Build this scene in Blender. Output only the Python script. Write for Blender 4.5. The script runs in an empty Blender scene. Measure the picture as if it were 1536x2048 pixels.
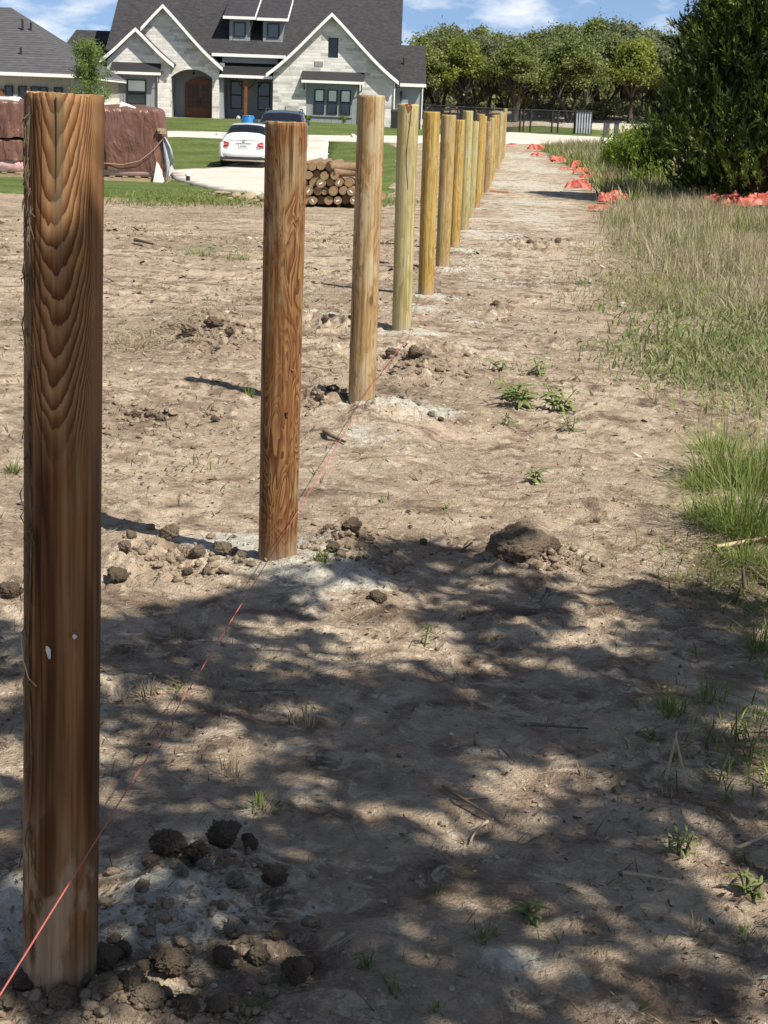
import bpy, math, random
import numpy as np
from mathutils import Vector, Matrix
from mathutils.geometry import tessellate_polygon, delaunay_2d_cdt
rad = math.radians
scene = bpy.context.scene
COL = scene.collection

# ------------------------------------------------------------------ camera
FPX, EYE, ROLL = 3100.0, 1.5, rad(2.1)
PITCH = math.atan(799*math.cos(ROLL)/FPX)
cF = np.array([0, math.cos(PITCH), -math.sin(PITCH)])
_u = np.array([0, math.sin(PITCH), math.cos(PITCH)]); _x = np.array([1., 0, 0])
cR = math.cos(ROLL)*_x+math.sin(ROLL)*_u
cU = -math.sin(ROLL)*_x+math.cos(ROLL)*_u
cam = bpy.data.cameras.new("camera")
cam.sensor_fit = 'VERTICAL'; cam.sensor_height = 24; cam.lens = 24*FPX/2048
cam.clip_start = 0.05; cam.clip_end = 3000
camo = bpy.data.objects.new("camera", cam); COL.objects.link(camo)
camo.matrix_world = Matrix(((cR[0], cU[0], -cF[0], 0), (cR[1], cU[1], -cF[1], 0), (cR[2], cU[2], -cF[2], EYE), (0, 0, 0, 1)))
scene.camera = camo

# ------------------------------------------------------------------ sky, sun, exposure
SUN_DIR = Vector((0.961, -0.786, 1.577)).normalized()
SUN_EL = math.asin(SUN_DIR.z); SUN_AZ = math.atan2(SUN_DIR.x, SUN_DIR.y)
world = bpy.data.worlds.new("World"); scene.world = world; world.use_nodes = True
wn = world.node_tree; wn.nodes.clear()
def _w(t, **k):
    n = wn.nodes.new(t)
    for a, b in k.items(): setattr(n, a, b)
    return n
wout = _w('ShaderNodeOutputWorld'); wbg = _w('ShaderNodeBackground'); wbg.inputs[1].default_value = 0.056
sky = _w('ShaderNodeTexSky', sky_type='NISHITA', sun_disc=False, sun_elevation=SUN_EL, sun_rotation=SUN_AZ, air_density=1.0, dust_density=0.3, ozone_density=1.5)
tc = _w('ShaderNodeTexCoord')
va = _w('ShaderNodeVectorMath', operation='ADD'); va.inputs[1].default_value = (0, 0, .22)
vn = _w('ShaderNodeVectorMath', operation='NORMALIZE')
wn.links.new(tc.outputs['Generated'], va.inputs[0]); wn.links.new(va.outputs[0], vn.inputs[0]); wn.links.new(vn.outputs[0], sky.inputs[0])
mp = _w('ShaderNodeMapping'); mp.inputs['Scale'].default_value = (16, 16, 42); mp.inputs['Location'].default_value = (3.1, 1.7, .35)
cn = _w('ShaderNodeTexNoise'); cn.inputs['Scale'].default_value = 1.0; cn.inputs['Detail'].default_value = 7; cn.inputs['Roughness'].default_value = .56
cr = _w('ShaderNodeValToRGB'); cr.color_ramp.elements[0].position = .45; cr.color_ramp.elements[1].position = .68
mx = _w('ShaderNodeMix', data_type='RGBA'); mx.inputs[7].default_value = (12.5, 12.8, 13.3, 1)
wn.links.new(tc.outputs['Generated'], mp.inputs[0]); wn.links.new(mp.outputs[0], cn.inputs['Vector']); wn.links.new(cn.outputs['Fac'], cr.inputs[0])
sz = _w('ShaderNodeSeparateXYZ'); wn.links.new(tc.outputs['Generated'], sz.inputs[0])
fd = _w('ShaderNodeMapRange', interpolation_type='SMOOTHSTEP'); fd.inputs[1].default_value = .15; fd.inputs[2].default_value = .5; fd.inputs[3].default_value = 1; fd.inputs[4].default_value = .25
cm = _w('ShaderNodeMath', operation='MULTIPLY'); wn.links.new(sz.outputs[2], fd.inputs[0]); wn.links.new(cr.outputs[0], cm.inputs[0]); wn.links.new(fd.outputs[0], cm.inputs[1]); wn.links.new(cm.outputs[0], mx.inputs[0]); gn = _w('ShaderNodeMapRange', interpolation_type='SMOOTHSTEP'); gn.inputs[1].default_value = .06; gn.inputs[2].default_value = .40; gn.inputs[3].default_value = 1.95; gn.inputs[4].default_value = 1.0
sk = _w('ShaderNodeVectorMath', operation='SCALE'); wn.links.new(sz.outputs[2], gn.inputs[0]); wn.links.new(sky.outputs[0], sk.inputs[0]); wn.links.new(gn.outputs[0], sk.inputs[3]); wn.links.new(sk.outputs[0], mx.inputs[6]); wn.links.new(mx.outputs[2], wbg.inputs[0]); wn.links.new(wbg.outputs[0], wout.inputs[0])
sl = bpy.data.lights.new("sun", 'SUN'); sl.energy = 5.0; sl.angle = rad(.53); sl.color = (1, .925, .80)
so = bpy.data.objects.new("sun", sl); COL.objects.link(so); so.rotation_euler = SUN_DIR.to_track_quat('Z', 'Y').to_euler(); so.location = (8, -8, 14)
scene.view_settings.view_transform = 'Standard'; scene.view_settings.look = 'None'
scene.view_settings.exposure = 0.62; scene.view_settings.gamma = 1
scene.render.engine = 'CYCLES'
scene.cycles.max_bounces = 6; scene.cycles.transparent_max_bounces = 12

# ------------------------------------------------------------------ helpers: noise, terrain, pixels to places
def _h(i, j, k, s):
    v = (i*374761393+j*668265263+k*2147483647+s*974634533) & 0xffffffff
    v = ((v ^ (v >> 13))*1274126177) & 0xffffffff
    return ((v ^ (v >> 16)) & 0xffff)/65535.0
def vn2(x, y, s=0):
    x = np.asarray(x, float); y = np.asarray(y, float)
    i = np.floor(x).astype(np.int64); j = np.floor(y).astype(np.int64)
    a = x-i; b = y-j; a = a*a*(3-2*a); b = b*b*(3-2*b); z = np.zeros_like(i)
    return ((_h(i, j, z, s)*(1-a)+_h(i+1, j, z, s)*a)*(1-b)+(_h(i, j+1, z, s)*(1-a)+_h(i+1, j+1, z, s)*a)*b)
def vn3(p, s=0):
    i = np.floor(p).astype(np.int64); f = p-i; f = f*f*(3-2*f); r = 0
    for dx in (0, 1):
        for dy in (0, 1):
            for dz in (0, 1):
                r = r+_h(i[:, 0]+dx, i[:, 1]+dy, i[:, 2]+dz, s)*np.where(dx, f[:, 0], 1-f[:, 0])*np.where(dy, f[:, 1], 1-f[:, 1])*np.where(dz, f[:, 2], 1-f[:, 2])
    return r
def fbm2(x, y, s=0, o=3):
    r = 0; a = .5; t = 0
    for k in range(o):
        r = r+a*vn2(x*2**k+k*7.3, y*2**k+k*3.1, s+k); t += a; a *= .5
    return r/t
LP = np.array([(-60, 0), (24, 0), (30, -.1), (40, -.4), (48, -.58), (54, -.68), (62, -.45), (73, .2), (80, .45), (88, .72), (95, .78), (110, .9), (130, 1.6), (400, 3), (900, 4)])
RP = np.array([(-60, 0), (35, 0), (50, .1), (70, .33), (90, .42), (100, .47), (108, 1.1), (116, 1.8), (130, 2.2), (400, 3.2), (900, 4)])
def sstep(a, b, x):
    t = np.clip((x-a)/(b-a), 0, 1); return t*t*(3-2*t)
def terrain(x, y):
    x = np.asarray(x, float); y = np.asarray(y, float)
    t = sstep(-.07, .06, x/np.maximum(y, 5.))
    def pr(P):   # smoothed profile
        return (np.interp(y-2, P[:, 0], P[:, 1])+np.interp(y, P[:, 0], P[:, 1])+np.interp(y+2, P[:, 0], P[:, 1]))/3
    return pr(LP)*(1-t)+pr(RP)*t
def ray(px, py): return cF*FPX+cR*(px-768)-cU*(py-1024)
CAM = np.array([0, 0, EYE])
def P(px, py, y):                      # the point of a sight line at forward distance y
    r = ray(px, py); return CAM+r*(y/r[1])
def G(px, py):                         # where a sight line meets the ground
    r = ray(px, py); r = r/r[1]
    ys = np.concatenate([np.linspace(1.2, 30, 600), np.linspace(30.1, 140, 900)])
    p = CAM[None]+r[None]*ys[:, None]; d = p[:, 2]-terrain(p[:, 0], p[:, 1])
    k = np.argmax(d < 0) if (d < 0).any() else len(ys)-1
    if k > 0:
        t = d[k-1]/(d[k-1]-d[k]+1e-12); return p[k-1]*(1-t)+p[k]*t
    return p[0]
POSTS = []   # filled below: (x, y, r_top, r_bot, height)
for (bx, by, rt, rb, h) in [(-.53, 2.39, .0585, .064, 1.51), (-.35, 4.99, .0655, .0645, 1.46), (-.137, 7.9, .066, .069, 1.58), (.075, 10.85, .073, .067, 1.56), (.285, 13.13, .070, .067, 1.52), (.495, 15.69, .073, .069, 1.50), (.69, 18.0, .068, .066, 1.45), (.915, 20.81, .068, .07, 1.56)]:
    POSTS.append((bx, by, rt, rb, h))
_rp = random.Random(4)
_y = 20.81
for k in range(13):
    _y += 2.68
    POSTS.append((.0794*_y-.75+_rp.uniform(-.03, .03)+.02, _y, .07+_rp.uniform(-.006, .006), .07, [1.42, 1.53, 1.50, 1.40, 1.47, 1.52, 1.44, 1.50, 1.55, 1.5, 1.53, 1.5, 1.62][k]))
def blob(px, py, rx, ry):
    c = G(px, py); ex = abs(G(px+rx, py)[0]-c[0]); ey = abs(G(px, py-ry)[1]-c[1]); return (c[0], c[1], ex, ey)
PALE = [(x+.10, y-.10, .27, .22, .85) for (x, y, a, b, c) in POSTS[1:]]
PALE += [blob(*b[:4])+(b[4],) for b in [(590, 1120, 95, 45, .95), (740, 880, 130, 50, .40), (1020, 640, 140, 60, .28), (1060, 520, 120, 40, .32), (1060, 430, 110, 40, .5), (1070, 370, 100, 25, .55), (1050, 330, 70, 16, .55), (960, 520, 70, 40, .45), (920, 640, 80, 40, .4), (1130, 760, 110, 60, .25), (200, 560, 200, 40, .25), (450, 600, 100, 20, .3), (450, 1095, 110, 40, .9), (840, 830, 90, 25, .8), (350, 1840, 190, 110, .85), (90, 1830, 110, 130, .8), (560, 1830, 120, 60, .5), (1030, 1920, 55, 22, .9), (620, 1210, 120, 50, .5),  # blobs that turn the soil paler, small spot on the near path included
    (1000, 700, 170, 40, .35), (1020, 560, 170, 30, .4), (980, 470, 120, 20, .5), (1060, 440, 100, 14, .6), (1050, 405, 110, 10, .6), (1040, 370, 110, 9, .65), (1070, 340, 100, 9, .6), (1040, 312, 80, 8, .6), (1130, 385, 70, 8, .5), (1150, 520, 60, 12, .4), (850, 620, 80, 20, .5), (1100, 880, 120, 25, .25), (650, 630, 90, 14, .5), (300, 640, 120, 8, .3), (740, 470, 50, 8, .5), (300, 1010, 100, 30, .3),
    (1130, 232, 200, 9, .55), (1200, 252, 120, 7, .9), (1270, 246, 60, 6, 1.), (1100, 246, 60, 5, .5), (1320, 430, 40, 8, .5)]]
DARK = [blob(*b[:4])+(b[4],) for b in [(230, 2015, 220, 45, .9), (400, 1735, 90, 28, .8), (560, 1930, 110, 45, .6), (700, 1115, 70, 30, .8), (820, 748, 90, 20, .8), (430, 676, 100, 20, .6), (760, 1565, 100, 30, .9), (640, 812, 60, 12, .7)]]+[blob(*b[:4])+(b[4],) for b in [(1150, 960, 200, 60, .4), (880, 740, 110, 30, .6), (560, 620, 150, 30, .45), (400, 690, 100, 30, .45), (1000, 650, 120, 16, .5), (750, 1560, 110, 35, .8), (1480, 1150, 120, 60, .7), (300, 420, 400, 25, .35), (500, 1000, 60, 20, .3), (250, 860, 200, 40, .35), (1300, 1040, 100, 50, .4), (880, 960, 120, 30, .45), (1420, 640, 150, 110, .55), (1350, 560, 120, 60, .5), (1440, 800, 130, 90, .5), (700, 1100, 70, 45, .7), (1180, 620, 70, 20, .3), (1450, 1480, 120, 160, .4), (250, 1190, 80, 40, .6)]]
GREENZ = [blob(*b[:4])+(b[4],) for b in [(400, 500, 90, 20, .5), (420, 660, 80, 30, .35), (1400, 560, 160, 110, .5), (1400, 760, 120, 80, .35), (1280, 420, 130, 25, .6), (1180, 330, 90, 20, .5), (420, 395, 180, 10, .7), (740, 400, 120, 9, .6), (60, 420, 60, 20, .4)]]
def zone(x, y, L):
    r = np.zeros_like(x)
    for (cx, cy, ex, ey, a) in L:
        d = ((x-cx)/ex)**2+((y-cy)/ey)**2
        r = np.maximum(r, a*np.exp(-d*.9))
    return r
MOUNDS = [(x+.05, y-.1,   .34, .30, .025 if i else .02) for i, (x, y, *_r) in enumerate(POSTS[:14])]
MOUNDS += [blob(*b[:4])+(b[4],) for b in [(350, 1860, 170, 90, .05), (40, 1830, 60, 90, .08), (760, 870, 140, 50, .05), (250, 1120, 80, 40, .07), (690, 1110, 70, 40, .05), (1040, 1120, 70, 35, .03), (600, 1160, 90, 40, .04), (820, 745, 90, 25, .06), (430, 650, 90, 25, .08)]]
def micro(x, y):
    wx = x+.35*vn2(x*2.1, y*2.1, 91)-.17; wy = y+.35*vn2(x*2.1, y*2.1, 92)-.17
    amp = 1-.75*sstep(16, 27, y)
    rough = sstep(.38, .7, fbm2(x*.9, y*.9, 31, 2))
    h = .030*(fbm2(wx*.8, wy*.8, 3, 2)-.5)
    rd = 1-np.abs(2*fbm2(wx*4.5, wy*4.5, 7, 3)-1)
    h = h+(.018+.022*rough)*(rd-.75)
    h = h+.015*(fbm2(x*13, y*13, 11, 3)-.5)
    lump = fbm2(wx*9, wy*9, 21, 2)
    h = h+.030*rough*np.clip(lump-.55, 0, 1)*2
    h = h+.009*(fbm2(x*42, y*42, 15, 2)-.5)+.012*np.clip(fbm2(wx*19, wy*19, 61, 2)-.6, 0, 1)*2
    return h*amp
HEAPS = [blob(*b[:4])+(b[4],) for b in [(230, 2020, 240, 55, .060), (400, 1745, 120, 45, .045), (550, 1930, 140, 70, .045), (370, 1135, 130, 34, .05), (240, 1165, 60, 34, .05), (700, 1115, 75, 34, .055), (430, 680, 120, 26, .07), (820, 748, 100, 22, .07), (290, 845, 90, 14, .06), (1070, 1125, 100, 26, .035), (800, 836, 100, 14, .06), (640, 812, 70, 14, .07), (760, 1220, 60, 24, .03), (760, 1565, 110, 34, .022), (1060, 496, 60, 10, .08), (650, 655, 120, 14, .07), (990, 622, 50, 10, .06), (870, 700, 120, 14, .05), (1100, 690, 80, 14, .04)]]
def crumb(x, y):
    c = 0
    for f, a, k in ((11, .5, 41), (23, .32, 43), (47, .18, 45)):
        c = c+a*(1-np.abs(2*vn2(x*f+.3*vn2(x*f*.7, y*f*.7, k+9), y*f, k)-1))
    return c
def height(x, y, fine=True):
    x = np.asarray(x, float); y = np.asarray(y, float)
    z = terrain(x, y)
    for (cx, cy, ex, ey, a) in MOUNDS:
        z = z+a*np.exp(-(((x-cx)/ex)**2+((y-cy)/ey)**2))
    if not fine: return z
    m = zone(x, y, HEAPS); k = m > .001
    if k.any(): z = z+np.where(k, m*(1.5*crumb(x, y)-.45)*np.clip(.2+1.7*vn2(x*5, y*5, 77), 0, 1.6), 0)
    return z+micro(x, y)
def gz(x, y): return float(height(np.array([x]), np.array([y]))[0])
def GP(px, py):                        # ground point with the mounds on it
    p = G(px, py); return (p[0], p[1], gz(p[0], p[1]))

# ------------------------------------------------------------------ helpers: objects
def tag(o, label=None, cat=None, group=None, kind=None):
    if label: o['label'] = label
    if cat: o['category'] = cat
    if group: o['group'] = group
    if kind: o['kind'] = kind
    return o
def empty(name, loc, label, cat, group=None, rz=0):
    o = bpy.data.objects.new(name, None); COL.objects.link(o); o.location = loc; o.rotation_euler = (0, 0, rz); o.empty_display_size = .2
    return tag(o, label, cat, group)
def mk(name, V, F, mat=None, parent=None, smooth=False, attr=None, mats=None, midx=None):
    V = np.asarray(V, np.float32); me = bpy.data.meshes.new(name)
    if isinstance(F, np.ndarray):
        n, k = F.shape
        me.vertices.add(len(V)); me.vertices.foreach_set('co', V.ravel())
        me.loops.add(n*k); me.loops.foreach_set('vertex_index', F.astype(np.int32).ravel())
        me.polygons.add(n); me.polygons.foreach_set('loop_start', np.arange(0, n*k, k, dtype=np.int32))
        me.update(calc_edges=True); me.validate()
    else:
        me.from_pydata([tuple(map(float, v)) for v in V], [], [tuple(map(int, f)) for f in F]); me.update()
    for m in (mats or [mat]):
        if m: me.materials.append(m)
    if midx is not None: me.polygons.foreach_set('material_index', np.asarray(midx, np.int32))
    if smooth: me.polygons.foreach_set('use_smooth', np.ones(len(me.polygons), bool) if midx is None else np.asarray(midx) == 0)
    for an, av in (attr or {}).items():
        av = np.asarray(av, np.float32)
        if av.ndim == 1:
            a = me.attributes.new(an, 'FLOAT', 'POINT'); a.data.foreach_set('value', av)
        else:
            a = me.attributes.new(an, 'FLOAT_COLOR', 'POINT'); a.data.foreach_set('color', av.ravel())
    o = bpy.data.objects.new(name, me); COL.objects.link(o)
    if parent: o.parent = parent
    return o
def dup(root, loc=None, rot=None, scale=None, label=None):
    r = root.copy(); COL.objects.link(r)
    if loc is not None: r.location = loc
    if rot is not None: r.rotation_euler = rot
    if scale is not None: r.scale = scale if hasattr(scale, '__len__') else (scale,)*3
    if label: r['label'] = label
    for ch in list(root.children):
        c = ch.copy(); COL.objects.link(c); c.parent = r
        for g in list(ch.children):
            d = g.copy(); COL.objects.link(d); d.parent = c
    return r
class MB:
    def __init__(s, org=(0, 0, 0)): s.v = []; s.f = []; s.o = np.array(org, float)
    def add(s, V, F):
        b = len(s.v); s.v += [tuple(np.array(v, float)-s.o) for v in V]; s.f += [tuple(i+b for i in f) for f in F]; return s
    def box(s, x0, x1, y0, y1, z0, z1):
        return s.add([(x0, y0, z0), (x1, y0, z0), (x1, y1, z0), (x0, y1, z0), (x0, y0, z1), (x1, y0, z1), (x1, y1, z1), (x0, y1, z1)], [(0, 3, 2, 1), (4, 5, 6, 7), (0, 1, 5, 4), (1, 2, 6, 5), (2, 3, 7, 6), (3, 0, 4, 7)])
    def hexa(s, a, b):   # two quads joined
        return s.add(list(a)+list(b), [(3, 2, 1, 0), (4, 5, 6, 7), (0, 1, 5, 4), (1, 2, 6, 5), (2, 3, 7, 6), (3, 0, 4, 7)])
    def wall(s, outer, holes, y0, y1):   # xz polygon with holes, from y0 to y1
        loops = [outer]+list(holes); pts = [p for l in loops for p in l]
        tr = tessellate_polygon([[Vector((p[0], p[1], 0)) for p in l] for l in loops]); n = len(pts)
        s.add([(p[0], y0, p[1]) for p in pts]+[(p[0], y1, p[1]) for p in pts], [tuple(t) for t in tr]+[tuple(i+n for i in t[::-1]) for t in tr])
        for l in loops:
            for i in range(len(l)):
                a, b = l[i], l[(i+1) % len(l)]
                s.add([(a[0], y0, a[1]), (b[0], y0, b[1]), (b[0], y1, b[1]), (a[0], y1, a[1])], [(0, 1, 2, 3)])
        return s
    def slab(s, quad, th):   # a flat sheet given thickness along its normal
        q = [np.array(p, float) for p in quad]; n = np.cross(q[1]-q[0], q[2]-q[0]); n = n/np.linalg.norm(n)*th
        m = len(q)
        return s.add(q+[p-n for p in q], [tuple(range(m)), tuple(range(2*m-1, m-1, -1))]+[(i, i+m, (i+1) % m+m, (i+1) % m) for i in range(m)])
    def tube(s, path, r, n=8, cap=True):
        path = [np.array(p, float) for p in path]; r = r if hasattr(r, '__len__') else [r]*len(path); V = []; F = []
        for i, p in enumerate(path):
            t = path[min(i+1, len(path)-1)]-path[max(i-1, 0)]; t = t/np.linalg.norm(t)
            a = np.cross(t, (0, 0, 1)) if abs(t[2]) < .95 else np.cross(t, (1, 0, 0)); a /= np.linalg.norm(a); b = np.cross(t, a)
            for k in range(n):
                w = 2*math.pi*k/n; V.append(p+r[i]*(a*math.cos(w)+b*math.sin(w)))
        for i in range(len(path)-1):
            for k in range(n):
                F.append((i*n+k, i*n+(k+1) % n, (i+1)*n+(k+1) % n, (i+1)*n+k))
        if cap: F += [tuple(range(n)), tuple(range((len(path)-1)*n, len(path)*n))[::-1]]
        return s.add(V, F)
    def bar(s, p0, p1, w, h):
        return s.tube([p0, p1], [max(w, h)*.6]*2, 4)
    def build(s, name, mat, parent=None, smooth=False): return mk(name, s.v, s.f, mat, parent, smooth)

# ------------------------------------------------------------------ helpers: materials
class Mat:
    def __init__(s, name):
        s.m = bpy.data.materials.new(name); s.m.use_nodes = True; s.t = s.m.node_tree; s.t.nodes.clear()
        s.out = s.t.nodes.new('ShaderNodeOutputMaterial'); s._tc = None
    def n(s, typ, ins=None, **props):
        n = s.t.nodes.new(typ)
        for k, v in props.items(): setattr(n, k, v)
        for k, v in (ins or {}).items(): s.put(n.inputs[k], v)
        return n
    def put(s, sock, v):
        if isinstance(v, bpy.types.NodeSocket): s.t.links.new(v, sock)
        else:
            if sock.type == 'RGBA' and len(v) == 3: v = (*v, 1)
            sock.default_value = v
    def co(s, kind='Object'):
        if not s._tc: s._tc = s.n('ShaderNodeTexCoord')
        return s._tc.outputs[kind]
    def geo(s): return s.n('ShaderNodeNewGeometry').outputs['Position']
    def map(s, v, sc, loc=(0, 0, 0), rot=(0, 0, 0)): return s.n('ShaderNodeMapping', {0: v, 'Scale': sc, 'Location': loc, 'Rotation': rot}).outputs[0]
    def noise(s, v, sc, d=3, r=.55, dist=0): return s.n('ShaderNodeTexNoise', {'Vector': v, 'Scale': sc, 'Detail': d, 'Roughness': r, 'Distortion': dist}).outputs['Fac']
    def vor(s, v, sc, feat='F1', out='Distance', **k): return s.n('ShaderNodeTexVoronoi', {'Vector': v, 'Scale': sc}, feature=feat, **k).outputs[out]
    def ma(s, op, a, b=0.0, c=None, clamp=False):
        d = {0: a, 1: b}
        if c is not None: d[2] = c
        return s.n('ShaderNodeMath', d, operation=op, use_clamp=clamp).outputs[0]
    def ss(s, v, a, b): return s.n('ShaderNodeMapRange', {0: v, 1: a, 2: b}, interpolation_type='SMOOTHSTEP').outputs[0]
    def ramp(s, f, st):
        n = s.n('ShaderNodeValToRGB', {0: f}); e = n.color_ramp.elements
        while len(e) < len(st): e.new(.5)
        for i, (p, c) in enumerate(st): e[i].position = p; e[i].color = (*c, 1) if len(c) == 3 else c
        return n.outputs[0]
    def mix(s, f, a, b, bl='MIX'): return s.n('ShaderNodeMix', {0: f, 6: a, 7: b}, data_type='RGBA', blend_type=bl).outputs[2]
    def attr(s, name, out='Fac'): return s.n('ShaderNodeAttribute', attribute_name=name).outputs[out]
    def sep(s, v): return s.n('ShaderNodeSeparateXYZ', {0: v}).outputs
    def bump(s, h, st=.5, d=.01): return s.n('ShaderNodeBump', {'Height': h, 'Strength': st, 'Distance': d}).outputs[0]
    def fin(s, col, rough=.8, nor=None, metal=0, spec=.3, trans=0, **ex):
        p = s.n('ShaderNodeBsdfPrincipled', {'Base Color': col, 'Roughness': rough, 'Metallic': metal, 'Specular IOR Level': spec})
        if nor is not None: s.put(p.inputs['Normal'], nor)
        for k, v in ex.items(): s.put(p.inputs[k.replace('_', ' ')], v)
        sh = p.outputs[0]
        if trans:
            t = s.n('ShaderNodeBsdfTranslucent', {0: col}); sh = s.n('ShaderNodeMixShader', {0: trans, 1: sh, 2: t.outputs[0]}).outputs[0]
        s.t.links.new(sh, s.out.inputs[0]); return s.m
def plain(name, c, rough=.6, var=.25, sc=6, bump=.0, metal=0, spec=.35, **ex):
    m = Mat(name); o = m.co(); n = m.noise(o, sc, 5, .6); n2 = m.noise(o, sc*9, 3)
    f = m.ma('ADD', m.ma('MULTIPLY', n, .7), m.ma('MULTIPLY', n2, .3))
    col = m.ramp(f, [(.25, tuple(x*(1-var) for x in c)), (.75, tuple(min(1, x*(1+var)) for x in c))])
    return m.fin(col, rough, m.bump(n2, .5, bump) if bump else None, metal, spec, **ex)
def leafmat(name, stops, sc=.8, trans=.3, rough=.55, attr=None, spec=.25):
    m = Mat(name)
    f = m.noise(m.geo(), sc, 3, .6)
    if attr: f = m.ma('ADD', m.ma('MULTIPLY', m.attr('tone'), .75), m.ma('MULTIPLY', f, .25))
    else:
        f2 = m.noise(m.geo(), sc*11, 2); f = m.ma('ADD', m.ma('MULTIPLY', f, .6), m.ma('MULTIPLY', f2, .4))
    return m.fin(m.ramp(f, stops), rough, None, 0, spec, trans)

# ground ------------------------------------------------------------
def ground_mat():
    m = Mat('soil'); p = m.geo(); p2 = m.map(p, (1, 1, 0)); z = m.attr('zone', 'Color'); zs = m.sep(z)
    big = m.noise(p2, .55, 5, .62, .6); mid = m.noise(p2, 3.2, 6, .65, 1.2); fine = m.noise(p2, 22, 6, .7, .8); grit = m.noise(p2, 120, 3, .6)
    col = m.ramp(mid, [(.32, (.095, .064, .045)), (.43, (.215, .150, .102)), (.53, (.36, .265, .182)), (.68, (.48, .372, .26))])
    brown = m.ramp(fine, [(.3, (.070, .048, .034)), (.5, (.165, .115, .078)), (.72, (.29, .21, .145))])
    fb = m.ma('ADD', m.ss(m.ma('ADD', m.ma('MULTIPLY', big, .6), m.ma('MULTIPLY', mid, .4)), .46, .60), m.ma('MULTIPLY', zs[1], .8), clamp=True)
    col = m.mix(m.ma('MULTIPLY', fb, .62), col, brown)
    crust = m.ss(m.noise(m.map(p2, (1, 1, 1), (5, 9, 0)), 7, 6, .72, 1.5), .53, .60)
    col = m.mix(m.ma('MULTIPLY', crust, .55), col, (.47, .375, .27))
    pale = m.ramp(fine, [(.3, (.27, .235, .185)), (.55, (.42, .37, .295)), (.75, (.52, .47, .39))])
    pf = m.ss(m.ma('ADD', zs[0], m.ma('MULTIPLY', m.ma('SUBTRACT', m.ma('ADD', m.ma('MULTIPLY', mid, .5), m.ma('MULTIPLY', fine, .5)), .5), 2.6)), .32, .66)
    col = m.mix(pf, col, pale)
    gr = m.ramp(fine, [(.3, (.055, .07, .025)), (.7, (.16, .17, .075))])
    col = m.mix(m.ma('MULTIPLY', m.ss(m.ma('ADD', zs[2], m.ma('MULTIPLY', m.ma('SUBTRACT', fine, .5), .8)), .25, .7), .75), col, gr)
    dots = m.ss(m.vor(m.map(p2, (1, .6, 1), (0, 0, 0), (0, 0, .4)), 26), .16, .06); dsel = m.ss(m.noise(p2, 4.5, 3), .46, .6)
    col = m.mix(m.ma('MULTIPLY', dots, m.ma('MULTIPLY', dsel, .7)), col, (.06, .043, .032))
    col = m.mix(.5, col, m.ramp(grit, [(.3, (.45, .45, .45)), (.7, (1, 1, 1))]), 'MULTIPLY')
    col = m.mix(1, col, (1.45, 1.57, 1.70), 'MULTIPLY')
    h = m.ma('ADD', m.ma('MULTIPLY', fine, 1.2), m.ma('MULTIPLY', grit, .5))
    crack = m.ss(m.vor(m.n('ShaderNodeVectorMath', {0: p2, 1: m.n('ShaderNodeVectorMath', {0: m.n('ShaderNodeTexNoise', {'Vector': p2, 'Scale': 6.}).outputs['Color'], 'Scale': .15}, operation='SCALE').outputs[0]}, operation='ADD').outputs[0], 5.5, 'DISTANCE_TO_EDGE'), .0, .03)
    h = m.ma('ADD', h, m.ma('MULTIPLY', crack, .06))
    return m.fin(col, .95, m.bump(h, 1., .022), 0, .12)
def clod_mat(name, cols):
    m = Mat(name); o = m.co(); a = m.noise(o, 14, 6, .7, .6); b = m.noise(o, 60, 4, .7)
    c = m.ramp(m.ma('ADD', m.ma('MULTIPLY', a, .65), m.ma('MULTIPLY', b, .35)), [(.33, cols[0]), (.5, cols[1]), (.68, cols[2])])
    return m.fin(c, .95, m.bump(m.ma('ADD', a, m.ma('MULTIPLY', b, .5)), .9, .02), 0, .1)
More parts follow.
